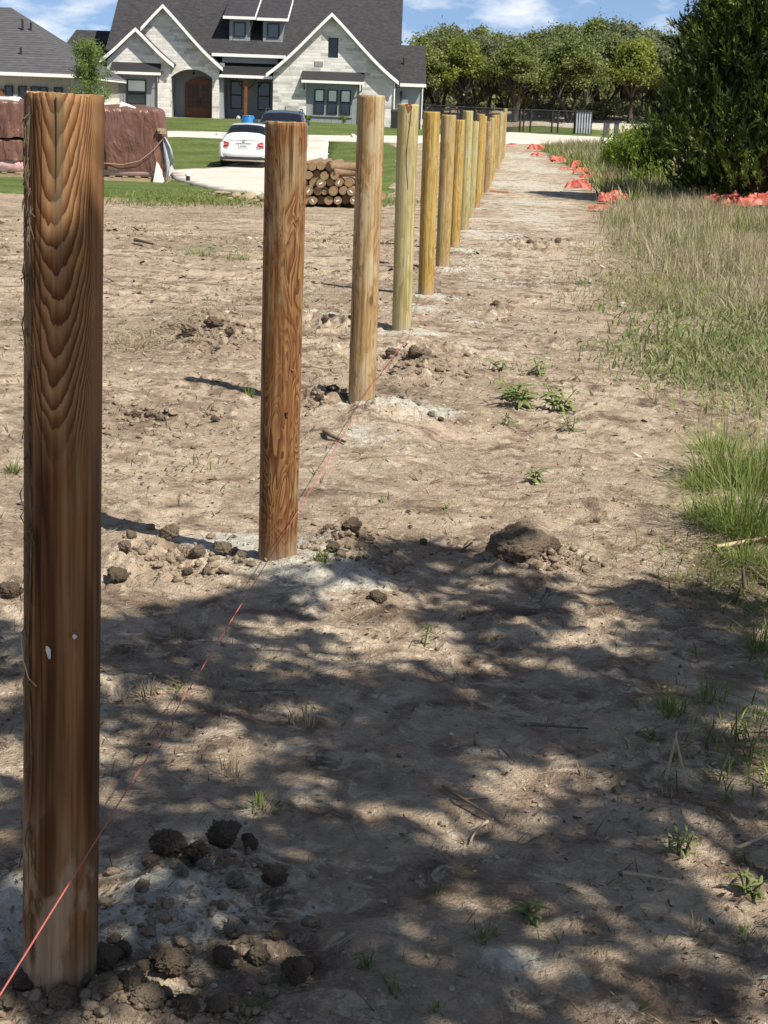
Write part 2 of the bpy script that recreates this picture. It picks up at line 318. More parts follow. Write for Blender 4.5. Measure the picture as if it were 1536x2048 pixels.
def wood(name, lt, md, dk, grey, cath, flow, seed, split=None, knots=.5, sc=1.0):
    m = Mat(name); o = m.co(); x, y, z = m.sep(o)
    o2 = m.map(o, (1, 1, 1), (seed*3.1, seed*1.7, seed*2.3))
    th = m.ma('ARCTAN2', x, m.ma('MULTIPLY', y, -1))
    jag = m.noise(m.map(o2, (44, 44, 8)), 1., 4, .65)
    sm = m.noise(m.map(o2, (8, 8, 4.5)), 1., 3)
    thd = m.ma('ADD', th, m.ma('MULTIPLY', m.ma('SUBTRACT', sm, .5), .75))
    s0 = m.ma('ABSOLUTE', m.ma('SUBTRACT', thd, .02)); s1 = m.ma('ADD', m.ma('MULTIPLY', m.ma('POWER', s0, 1.75), .20), m.ma('MULTIPLY', m.ma('POWER', s0, 5.), .09))
    v1 = m.ma('DIVIDE', m.ma('SUBTRACT', z, s1), .040*sc)
    v1 = m.ma('ADD', m.ma('ADD', v1, m.ma('MULTIPLY', jag, 1.3)), m.ma('MULTIPLY', sm, 2.6))
    fl = m.noise(m.map(o2, (14, 14, 2.9)), 1., 2.5, .45, .9)
    v2 = m.ma('ADD', m.ma('MULTIPLY', fl, flow), m.ma('MULTIPLY', jag, .5))
    if split is None: v = v1 if cath else v2
    fade = m.ss(m.noise(m.map(o2, (10, 10, 3)), 1., 3), .36, .58)
    fr = m.ma('FRACT', v1 if cath else v2)
    ring = m.ramp(fr, [(0, lt), (.07, dk), (.30, tuple(.6*a+.4*b for a, b in zip(md, dk))), (.58, tuple(.45*a+.55*b for a, b in zip(lt, md))), (.85, lt)])
    ring = m.mix(m.ma('SUBTRACT', .62, m.ma('MULTIPLY', fade, .5)), ring, md)
    st = m.noise(m.map(o2, (85, 85, 1.6)), 1., 4, .6); st2 = m.noise(m.map(o2, (22, 22, .7)), 1., 3)
    streak = m.ramp(m.ma('ADD', m.ma('MULTIPLY', st, .45), m.ma('MULTIPLY', st2, .55)), [(.32, dk), (.46, md), (.60, lt)])
    pat = m.noise(m.map(o2, (14, 14, 3.2)), 1., 4, .6, .5)
    if split is not None:
        f = m.ss(m.ma('ADD', z, m.ma('MULTIPLY', m.ma('SUBTRACT', sm, .5), .25)), split[0], split[1])
        low = m.mix(.5, streak, m.ramp(pat, [(.3, tuple(a*.35 for a in md)), (.48, tuple(a*.8 for a in md)), (.7, grey)])); low = m.mix(.8, low, m.ramp(m.noise(m.map(o2, (15, 15, 1.4)), 1., 4, .6), [(.38, (.30, .24, .20)), (.56, (1, 1, 1))]), 'MULTIPLY')  # streaks and stains, darkened as well to carry the shade on the lower post
        col = m.mix(f, low, ring)
        # dried clay smeared on the foot
        cl = m.ma('MULTIPLY', m.ss(z, .42, .25), m.ss(m.noise(m.map(o2, (16, 16, 7)), 1., 4), .47, .56))
        col = m.mix(m.ma('MULTIPLY', cl, .7), col, (.36, .28, .20))
    else:
        col = m.mix(m.ma('MULTIPLY', m.ss(pat, .40, .62), .55), ring, streak)
        col = m.mix(m.ma('MULTIPLY', m.ss(m.noise(m.map(o2, (8, 8, 2.6)), 1., 4, .65), .53, .63), .75), col, grey)
    if split is not None: col = m.mix(m.ma('MULTIPLY', m.ss(m.noise(m.map(o2, (26, 26, 1.)), 1., 3), .56, .68), .5), col, grey)
    ckl = m.ma('MULTIPLY', m.ss(m.ma('ABSOLUTE', m.ma('SUBTRACT', m.noise(m.map(o2, (24, 24, .55)), 1., 2, .5), .5)), .012, .003), m.ss(m.noise(m.map(o2, (9, 9, 1.1)), 1., 2), .50, .58))
    col = m.mix(m.ma('MULTIPLY', ckl, .75), col, tuple(a*.3 for a in dk))
    col = m.mix(m.ma('MULTIPLY', m.ss(m.ma('ADD', z, m.ma('MULTIPLY', m.ma('SUBTRACT', pat, .5), .2)), .16, .04), .6), col, (.36, .28, .195))
    kn = m.vor(m.map(o2, (6, 6, 2.6)), 1.); kf = m.ss(kn, .11, .04)
    col = m.mix(m.ma('MULTIPLY', kf, knots), col, tuple(a*.4 for a in dk))
    col = m.mix(.6, col, m.ramp(st, [(.36, (.42, .40, .38)), (.58, (1, 1, 1))]), 'MULTIPLY')
    hgt = m.ma('ADD', m.ma('MULTIPLY', st, .6), m.ma('MULTIPLY', fr, .4))
    return m.fin(col, .78, m.bump(hgt, .55, .004), 0, .25)
MT = {}
MT['soil'] = ground_mat()
MT['clod'] = clod_mat('dry_clay', [(.12, .094, .070), (.30, .24, .178), (.46, .38, .285)])
MT['clod_dark'] = clod_mat('dark_clay', [(.07, .054, .042), (.19, .147, .11), (.34, .275, .205)])  # darker tone for some of the clods
MT['clod_pale'] = clod_mat('chalky_clay', [(.22, .19, .15), (.42, .37, .30), (.58, .53, .45)])
MT['clod_earth'] = clod_mat('earth_mound', [(.09, .069, .051), (.24, .187, .138), (.40, .325, .245)])
MT['clod_chalk'] = clod_mat('chalk_crumb', [(.26, .215, .165), (.42, .355, .28), (.55, .49, .40)])
MT['white_rock'] = clod_mat('limestone', [(.4, .38, .33), (.62, .59, .53), (.75, .73, .68)])
MT['tan_rock'] = clod_mat('tan_stone', [(.25, .19, .12), (.45, .36, .24), (.58, .49, .35)])
MT['lawn'] = None
def lawn_mat():
    m = Mat('turf'); p = m.geo(); a = m.noise(p, .5, 4, .6); b = m.noise(m.map(p, (1, .35, 1)), 9, 5, .7); 
    c = m.ramp(m.ma('ADD', m.ma('MULTIPLY', a, .5), m.ma('MULTIPLY', b, .5)), [(.33, (.045, .068, .016)), (.5, (.088, .122, .032)), (.68, (.155, .185, .068))])
    return m.fin(c, .9, m.bump(b, 1, .05), 0, .15)
MT['lawn'] = lawn_mat()
def conc_mat():
    m = Mat('pale_concrete'); p = m.geo(); a = m.noise(p, .35, 5, .6); b = m.noise(p, 8, 5, .7)
    c = m.ramp(m.ma('ADD', m.ma('MULTIPLY', a, .6), m.ma('MULTIPLY', b, .4)), [(.3, (.40, .36, .31)), (.5, (.56, .52, .46)), (.7, (.66, .62, .56))])
    st = m.ss(m.noise(m.map(p, (.3, 1.6, 1)), 1.2, 4), .56, .66); c = m.mix(m.ma('MULTIPLY', st, .45), c, (.33, .23, .16))
    return m.fin(c, .9, m.bump(b, .4, .01), 0, .2)
MT['concrete'] = conc_mat()
POSTMATS = [
    wood('pine_cathedral', (.36, .215, .105), (.20, .085, .027), (.075, .024, .007), (.21, .165, .095), True, 0, 1, split=(.93, 1.08), knots=.55),
    wood('pine_swirl', (.30, .165, .066), (.165, .066, .021), (.055, .019, .007), (.30, .215, .115), False, 17, 2, knots=.8),
    wood('pine_pale', (.40, .29, .155), (.30, .19, .085), (.17, .09, .032), (.42, .35, .225), False, 8, 3, knots=.7),
    wood('pine_greenish', (.44, .385, .195), (.38, .33, .155), (.26, .205, .085), (.42, .38, .22), False, 4, 4, knots=.7),
    wood('pine_golden', (.46, .32, .10), (.38, .25, .066), (.25, .15, .035), (.42, .32, .13), False, 5, 5, knots=.6),
    wood('pine_tan', (.42, .31, .14), (.34, .235, .088), (.22, .14, .045), (.40, .31, .17), False, 5, 6, knots=.7),
]
MT['cutend'] = plain('sawn_end', (.34, .21, .10), .85, .4, 60, .003)
MT['white_trim'] = plain('white_trim', (.80, .80, .79), .5, .06, 2)
MT['grey_siding'] = plain('grey_siding', (.255, .285, .30), .6, .08, 1.2)
MT['dark_siding'] = plain('slate_siding', (.085, .10, .115), .6, .1, 1.2)
MT['dark_metal'] = plain('black_metal', (.025, .026, .028), .5, .2, 3)
MT['frame'] = plain('window_frame', (.018, .021, .022), .4, .15, 3)
MT['blind'] = plain('roller_blind', (.72, .80, .74), .8, .08, 3)
MT['glass'] = plain('window_glass', (.018, .026, .032), .06, .3, .8, spec=.6)
MT['door_wood'] = plain('stained_door', (.17, .062, .022), .45, .35, 5)
MT['rubber'] = plain('tyre_rubber', (.018, .018, .019), .8, .2, 10)
def shingle():
    m = Mat('asphalt_shingle'); o = m.geo(); u = m.map(o, (1, 1, 1))
    n = m.noise(m.map(o, (3.5, 3.5, 8)), 1, 4, .7); b = m.n('ShaderNodeTexBrick', {'Vector': m.n('ShaderNodeCombineXYZ', {0: m.sep(o)[0], 1: m.sep(o)[2]}).outputs[0], 'Scale': 4., 'Color1': (.032, .032, .036), 'Color2': (.055, .054, .058), 'Mortar': (.018, .018, .02), 'Mortar Size': .03, 'Row Height': .3, 'Brick Width': .9}).outputs[0]
    c = m.mix(.6, b, m.ramp(n, [(.3, (.020, .020, .024)), (.7, (.068, .066, .072))]))
    return m.fin(c, .9, m.bump(n, .6, .03), 0, .2)
MT['shingle'] = shingle()
def shingle2():
    m = Mat('weathered_shingle'); o = m.geo(); n = m.noise(m.map(o, (2.2, 2.2, 6)), 1, 5, .7)
    w = m.n('ShaderNodeTexWave', {'Vector': m.map(o, (0.15, .15, 1)), 'Scale': 2.6, 'Distortion': 3., 'Detail': 3.}, bands_direction='Z').outputs['Fac']
    c = m.mix(.5, m.ramp(n, [(.3, (.035, .036, .041)), (.7, (.115, .115, .124))]), m.ramp(w, [(0, (.04, .041, .046)), (1, (.11, .11, .118))]))
    return m.fin(c, .9, m.bump(n, .6, .04), 0, .2)
MT['shingle_grey'] = shingle2()
def stone():
    m = Mat('limestone_veneer'); o = m.geo(); x, y, z = m.sep(o)
    def br(w, h, sd, loc):
        return m.n('ShaderNodeTexBrick', {'Vector': m.n('ShaderNodeCombineXYZ', {0: m.ma('ADD', m.ma('ADD', x, y), loc), 1: z}).outputs[0], 'Scale': 1., 'Color1': (.0, .0, .0), 'Color2': (1, 1, 1), 'Mortar': (.5, .5, .5), 'Mortar Size': .012, 'Bias': 0., 'Brick Width': w, 'Row Height': h}, offset=.37, squash=1.6, squash_frequency=3)
    a = br(.62, .17, 1, 0); b = br(.9, .34, 2, 3.3)
    f = m.ma('ADD', m.ma('MULTIPLY', m.n('ShaderNodeSeparateColor', {0: a.outputs[0]}).outputs[0], .6), m.ma('MULTIPLY', m.n('ShaderNodeSeparateColor', {0: b.outputs[0]}).outputs[0], .4))
    n = m.noise(o, 2.2, 5, .65); f = m.ma('ADD', m.ma('MULTIPLY', f, .55), m.ma('MULTIPLY', n, .45))
    c = m.ramp(f, [(.2, (.30, .296, .285)), (.40, (.56, .55, .525)), (.72, (.76, .75, .72))])
    c = m.mix(m.ma('MULTIPLY', a.outputs[1], .5), c, (.55, .535, .50))
    return m.fin(c, .9, m.bump(m.ma('ADD', f, m.ma('MULTIPLY', a.outputs[1], -.6)), .6, .03), 0, .2)
MT['stone'] = stone()
def batten(name, c):
    m = Mat(name); o = m.geo(); x, y, z = m.sep(o)
    w = m.ma('FRACT', m.ma('MULTIPLY', m.ma('ADD', x, y), 2.5)); n = m.noise(o, 3, 4)
    k = m.ss(w, .86, .9)
    col = m.mix(k, m.ramp(n, [(.3, tuple(a*.9 for a in c)), (.7, c)]), tuple(min(1, a*1.12) for a in c))
    return m.fin(col, .65, m.bump(k, 1, .05), 0, .3)
MT['batten'] = batten('board_and_batten', (.255, .285, .30)); MT['batten_tan'] = batten('tan_board_and_batten', (.36, .34, .29))
rng = np.random.default_rng(12)
R = random.Random(7)
# ------------------------------------------------------------------ the ground sheet
def build_ground():
    ys = [-60, -30, -15, -8, -5, -3, -2, -1.2, -.6, -.2, .2, .5, .8, 1.0, 1.2]
    y = 1.2
    while y < 40: y *= 1.0044; ys.append(y)
    while y < 130: y *= 1.012; ys.append(y)
    while y < 900: y *= 1.08; ys.append(y)
    ys = np.array(ys); nc = 860
    hw = .35*np.maximum(ys, 1.2)+1.5
    core = np.linspace(-1, 1, nc)
    outer = np.geomspace(.02, 1, 22)
    X = np.concatenate([(-hw[:, None]-outer[::-1][None]*(260+ys.clip(0)[:, None]*.6)), core[None]*hw[:, None], hw[:, None]+outer[None]*(260+ys.clip(0)[:, None]*.6)], 1)
    Y = np.repeat(ys[:, None], X.shape[1], 1); n, k = X.shape
    x = X.ravel(); yy = Y.ravel(); z = height(x, yy)
    z -= .10*sstep(-1.2, -3, yy)*0
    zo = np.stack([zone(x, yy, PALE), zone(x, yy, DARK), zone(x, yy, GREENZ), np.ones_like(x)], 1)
    i = np.arange(n*k).reshape(n, k)
    F = np.stack([i[:-1, :-1].ravel(), i[:-1, 1:].ravel(), i[1:, 1:].ravel(), i[1:, :-1].ravel()], 1)
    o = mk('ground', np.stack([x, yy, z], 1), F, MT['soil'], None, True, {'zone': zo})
    tag(o, 'bare tan and brown clay field with chalky patches around the posts', 'ground', kind='structure')
build_ground()

def sheet(name, px, off, mat, label, cat, step=.6, jit=0., seed=0):
    pts = []
    for (a, b), (c, d) in zip(px, px[1:]+px[:1]):
        g0 = G(a, b); g1 = G(c, d); L = np.hypot(*(g1-g0)[:2]); m = max(1, int(L/step))
        for t in range(m): pts.append(g0[:2]+(g1-g0)[:2]*t/m)
    pts = np.array(pts)
    if jit:
        pts = pts+np.stack([vn2(pts[:, 0]*1.6, pts[:, 1]*1.6, seed)-.5, vn2(pts[:, 0]*1.6, pts[:, 1]*1.6, seed+1)-.5], 1)*2*jit
    x0, y0 = pts.min(0); x1, y1 = pts.max(0); st = max(step, (x1-x0)/60)
    gx, gy = np.meshgrid(np.arange(x0, x1, st), np.arange(y0, y1, step)); q = np.stack([gx.ravel(), gy.ravel()], 1)
    ins = np.zeros(len(q), bool); j = len(pts)-1
    for i in range(len(pts)):
        a, b = pts[i], pts[j]
        c = ((a[1] > q[:, 1]) != (b[1] > q[:, 1])) & (q[:, 0] < (b[0]-a[0])*(q[:, 1]-a[1])/(b[1]-a[1]+1e-12)+a[0]); ins ^= c; j = i
    allp = [Vector(p) for p in pts]+[Vector(p) for p in q[ins]]
    r = delaunay_2d_cdt(allp, [(i, (i+1) % len(pts)) for i in range(len(pts))], [], 1, 1e-4)
    V = np.array([(v.x, v.y) for v in r[0]]); z = height(V[:, 0], V[:, 1])+off
    V3 = np.concatenate([V, z[:, None]], 1)
    rim = [i for i in range(len(V)) if r[3][i] and min(r[3][i]) < len(pts)]
    o = mk(name, V3, [tuple(f) for f in r[2]], mat, None, True)
    md = o.modifiers.new('thickness', 'SOLIDIFY'); md.thickness = .16; md.offset = 0 if False else (-1 if o.data.polygons[0].normal.z > 0 else 1)
    return tag(o, label, cat, kind='structure')
sheet('lawn', [(-260, 347), (335, 357), (352, 365), (430, 387), (500, 398), (290, 397), (-260, 377)], .05, MT['lawn'], 'narrow strip of green turf in front of the tarp covered pallets', 'lawn', .35, .12, 1)
sheet('lawn', [(150, 283), (355, 276), (600, 286), (436, 338), (338, 341), (150, 341)], .05, MT['lawn'], 'green lawn left of the driveway behind the white car', 'lawn', .7, .1, 2)
sheet('lawn', [(658, 285), (768, 285), (797, 300), (792, 345), (775, 395), (655, 390), (654, 330)], .05, MT['lawn'], 'green lawn right of the driveway behind the log pile', 'lawn', .6, .14, 3)
sheet('lawn', [(60, 262), (300, 265), (860, 275), (960, 262), (950, 255), (860, 251), (330, 236), (60, 233)], .05, MT['lawn'], 'green lawn in front of the stone house', 'lawn', .9, .1, 4)
sheet('lawn', [(1020, 266), (1206, 275), (1215, 263), (1080, 253), (1012, 256)], .05, MT['lawn'], 'strip of green grass between the road and the black fence', 'lawn', 1., .15, 5)
sheet('driveway', [(338, 344), (437, 340), (602, 286), (657, 284), (653, 330), (650, 392), (505, 397), (432, 386), (353, 364)], .09, MT['concrete'], 'pale concrete driveway under the white car', 'driveway', .6, .03, 6)
sheet('road', [(100, 268), (355, 266), (650, 275), (820, 276), (1000, 267), (1030, 268), (1210, 278), (1300, 286), (1300, 297), (1205, 289), (1010, 288), (800, 288), (650, 284.5), (355, 276), (100, 278)], .11, MT['concrete'], 'pale concrete road crossing in front of the lawn and the fence', 'road', .9, .05, 7)

# ------------------------------------------------------------------ the fence posts
def post_mesh(name, rt, rb, h, mat, seed, n=56, m=90):
    zs = np.concatenate([[-.25], np.linspace(-.02, h-.012, m), [h]]); th = np.linspace(0, 2*math.pi, n, endpoint=False)
    V = []; F = []; mi = []
    for a, z in enumerate(zs):
        t = np.clip(z/h, 0, 1); r = rb+(rt-rb)*t
        p = np.stack([np.cos(th)*1.5+seed*9, np.sin(th)*1.5, np.full(n, z*1.3)], 1)
        rr = r*(1+.05*(vn3(p, seed)-.5)+.03*(vn3(p*np.array([6, 6, 1]), seed+1)-.5)+.014*(vn3(p*np.array([16, 16, 2]), seed+2)-.5))
        if a == len(zs)-1: rr = rr*.975
        dz = .006*(vn3(p*np.array([7, 7, 0])+3, seed)-.5) if a >= len(zs)-2 else 0
        for k in range(n): V.append((rr[k]*math.cos(th[k]), rr[k]*math.sin(th[k]), z+(dz[k] if a >= len(zs)-2 else 0)))
    for a in range(len(zs)-1):
        for k in range(n): F.append((a*n+k, a*n+(k+1) % n, (a+1)*n+(k+1) % n, (a+1)*n+k)); mi.append(0)
    c = len(V); V.append((0, 0, h)); b = (len(zs)-1)*n
    for k in range(n): F.append((b+k, b+(k+1) % n, c)); mi.append(1)
    return mk(name, V, F, None, None, True, None, [mat, MT['cutend']], mi)
ORD = ['first', 'second', 'third', 'fourth', 'fifth', 'sixth', 'seventh', 'eighth', 'ninth', 'tenth', 'eleventh', 'twelfth', 'thirteenth', 'fourteenth', 'fifteenth', 'sixteenth', 'seventeenth', 'eighteenth', 'nineteenth', 'twentieth', 'twenty-first']
PL = ['nearest thick brown post with nested V-shaped grain, left edge of the photo', 'orange-brown post with swirling knotty grain, second from the camera', 'pale tan weathered post, third from the camera, in front of the stone house', 'greenish grey post with a crack and red knot at its top, fourth in the row', 'golden yellow post, fifth in the row from the camera', 'dull tan post, sixth in the row, right behind the golden post']
for i, (x, y, rt, rb, h) in enumerate(POSTS):
    if i < 8: o = post_mesh('fence_post', rt, rb, h, POSTMATS[i] if i < 6 else POSTMATS[[4, 3][i-6]], i+1, 72 if i == 0 else 48, 120 if i < 3 else 50)
    else: o = dup(src[i % 4]); o.scale = (rt/.07, rt/.07, h/1.5)
    if i == 7: src = [post_mesh('fence_post', .07, .07, 1.5, POSTMATS[q], 20+q, 28, 30) for q in (3, 4, 5, 2)]
    o.location = (x, y, float(terrain(np.array([x]), np.array([y]))[0]))
    o.rotation_euler = (R.uniform(-.014, .014) if i > 2 else 0, R.uniform(-.010, .010) if i > 2 else (.020 if i == 0 else 0), 0 if i < 6 else R.uniform(0, 6))
    tag(o, PL[i] if i < len(PL) else f'yellowish round pine post, {ORD[i]} in the row counting from the camera', 'fence post', 'round wooden posts in the row')
    if i == 0: P0 = o
    if i == 1: P1 = o
    if i == 3: P3 = o
for s in src: bpy.data.objects.remove(s)
# frayed bark down the left edge of the nearest post, cracks, a resin drop
bk = MB(); bk.tube([(.0625*math.cos(rad(228+4*math.sin(z*17))), .0625*math.sin(rad(228+4*math.sin(z*17))), z) for z in np.linspace(.1, 1.49, 60)], [.0016+.0012*math.sin(k*2.1) for k in range(60)], 5)
for k in range(90):
    z = R.uniform(.75, 1.49)**1.0 if k < 65 else R.uniform(.1, .9); a = rad(R.gauss(224, 7)); r = .0625; L = R.uniform(.01, .05)
    p = np.array((r*math.cos(a), r*math.sin(a), z)); q = p+np.array((R.gauss(0, .004), R.gauss(-.003, .003), -L)); md_ = (p+q)/2+np.array((R.gauss(-.002, .003), -.004, 0))
    bk.tube([p, md_, q], [.0009, .0012, .0005], 4)
bk.build('bark_strip', plain('frayed_bark', (.115, .09, .058), .9, .5, 50), P0)
ck = MB(); zz = np.linspace(1.505, 1.37, 18); ck.tube([(.0615*math.sin(.02+.012*math.sin(z*23)), -.0617*math.cos(.02), z) for z in zz], np.linspace(.0008, .0003, 18), 5); ck.build('crack', plain('crack_dark', (.03, .015, .008), .9), P0)
ck = MB(); ck.tube([(-.01+R.gauss(0, .002), -.063, .66), (-.008, -.0655, .655), (-.006, -.064, .64)], [.002, .0042, .002], 6); MT['resin'] = plain('dried_resin', (.62, .60, .55), .5); ck.build('resin_drop', MT['resin'], P0, True); ck = MB(); ck.tube([(.03, -.058, .68), (.034, -.0575, .675)], [.003, .004], 6); ck.build('resin_drop', MT['resin'], P0, True)
ck = MB(); ck.tube([(-.062, -.02, .66), (-.052, -.044, .625), (-.042, -.053, .60), (-.028, -.060, .59)], [.0009, .0012, .0012, .0007], 5); ck.build('wood_sliver', plain('pale_sliver', (.48, .38, .22), .7), P0)
ck = MB(); ck.tube([(.012*math.sin(z*9)+.01, -.0735+.004*(1.56-z), z) for z in np.linspace(1.55, 1.0, 12)], [.0022]*12, 5); ck.build('crack', plain('crack_brown', (.09, .06, .03), .9), P3)
ck = MB(); ck.add([(-.022, -.0705, 1.562), (.022, -.0705, 1.562), (.018, -.0728, 1.525), (.002, -.0735, 1.50), (-.008, -.0732, 1.525)], [(0, 1, 2, 3, 4)]); ck.build('knot', plain('red_knot', (.20, .07, .03), .8, .4, 60), P3)
ck = MB(); ck.tube([(.022, -.060, .55), (.025, -.0605, .535)], [.006, .004], 8); ck.build('knot', plain('dark_knot', (.06, .03, .015), .9), P1, True); ck = MB(); ck.tube([(.036, -.0555, .69), (.040, -.053, .685), (.045, -.049, .69)], [.002, .003, .0015], 6); ck.build('resin_drop', MT['clod_pale'], P1, True)

# ------------------------------------------------------------------ the string line
sp = [P(-60, 2085, 1.62), P(0, 1990, 1.80), P(600, 1015, 4.93), P(757, 748, 7.95), P(832, 655, 10.3)]
for (x, y, rt, rb, h) in POSTS[4:20]: sp.append((x+.078, y, gz(x+.078, y)+.2))
st = MB()
pp = []
for a, b in zip(sp[:-1], sp[1:]):
    a = np.array(a); b = np.array(b)
    for t in np.linspace(0, 1, 24, endpoint=False): pp.append(a+(b-a)*t+np.array((0, 0, -.004*math.sin(math.pi*t))))
st.tube(pp, [.0013]*len(pp), 5)
m_ = plain('pink_cord', (.42, .115, .095), .7, .2, 200)
tag(st.build('string_line', m_), 'thin pink string stretched along the foot of the post row', 'string')

# ------------------------------------------------------------------ clods of dug earth
import bmesh
def clod_mesh(seed, sub=4, flat=.75):
    bm = bmesh.new(); bmesh.ops.create_icosphere(bm, subdivisions=sub, radius=1)
    p = np.array([v.co[:] for v in bm.verts]); F = np.array([[v.index for v in f.verts] for f in bm.faces]); bm.free()
    q = p*1.0+seed*11.7
    r = .45+.75*vn3(q*1.3, seed)+.42*(1-np.abs(2*vn3(q*2.5, seed+1)-1))+.26*vn3(q*4.6, seed+2)+.16*np.abs(2*vn3(q*8, seed+3)-1)+.10*vn3(q*15, seed+6)+.07*vn3(q*30, seed+4)
    cr = np.abs(vn3(q*1.9, seed+5)-.5); r = r-.16*np.clip(1-cr/.035, 0, 1)
    V = p*r[:, None]; V = V/np.abs(V).max(); gg = np.random.default_rng(seed+400)
    for k in range(7):
        n = gg.normal(size=3); n /= np.linalg.norm(n); d = V@n; c = gg.uniform(.42, .62); o = np.maximum(d-c, 0); V = V-(o*.62)[:, None]*n
    q = p*1.+seed*3.1; V = V*(1+.24*(vn3(q*6, seed+8)-.5)+.20*(vn3(q*13, seed+9)-.5)+.12*(vn3(q*30, seed+10)-.5))[:, None]
    V = V/np.abs(V).max(); V[:, 2] *= flat
    return V, F
CV = {}
def dome_mesh():
    V, F = clod_mesh(5, 5); bm = bmesh.new(); bmesh.ops.create_icosphere(bm, subdivisions=5, radius=1); p = np.array([v.co[:] for v in bm.verts]); bm.free(); q = p+31.
    r = .66+.34*vn3(q*1.5, 2)+.22*vn3(q*3.4, 3)+.20*np.abs(2*vn3(q*5.5, 4)-1)+.12*vn3(q*13, 6)+.08*vn3(q*30, 8)
    for k, w in ((1.7, .03), (2.6, .022)): r = r-.13*np.clip(1-np.abs(vn3(q*k+9, 7)-.5)/w, 0, 1)
    V = p*r[:, None]; V[:, 2] *= .60; return V, F
for kind, mat in (('clod', 'clod'), ('clod_dark', 'clod_dark'), ('clod_pale', 'clod_pale'), ('white_rock', 'white_rock'), ('tan_rock', 'tan_rock')):
    CV[kind] = []
    for s in range(4):
        V, F = clod_mesh(s+10*len(CV), 5 if kind.startswith('clod') else 4)
        me = mk('earth_clod', V, F, MT[mat], None, True); CV[kind].append(me)
V, F = dome_mesh(); CV['dome'] = [mk('earth_clod', V, F, MT['clod_earth'], None, True)]
def place(kind, px, py, rpx, label, cat='clod', name='earth_clod', group=None, sink=.25, flat=1., wide=1.):
    x, y, z = GP(px, py); r = rpx*y/FPX*((.74 if 1050 < py < 1250 and kind != 'dome' else (1.12 if py > 1600 else .86)) if name == 'earth_clod' else 1.)
    o = R.choice(CV[kind]).copy(); COL.objects.link(o); o.name = name
    o.location = (x, y+r*.3, z+r*(.72-.9*sink)*flat); o.scale = (r*wide, r*R.uniform(.85, 1.1), r*flat); o.rotation_euler = (R.uniform(-.4, .4), R.uniform(-.4, .4), R.uniform(0, 6.28))
    return tag(o, label, cat, group)
D, C_, W_ = 'clod_dark', 'clod', 'clod_pale'
g1 = 'clods heaped at the foot of the nearest post'; g2 = 'clods dug out beside the second post'; g3 = 'clods scattered in the middle of the field'
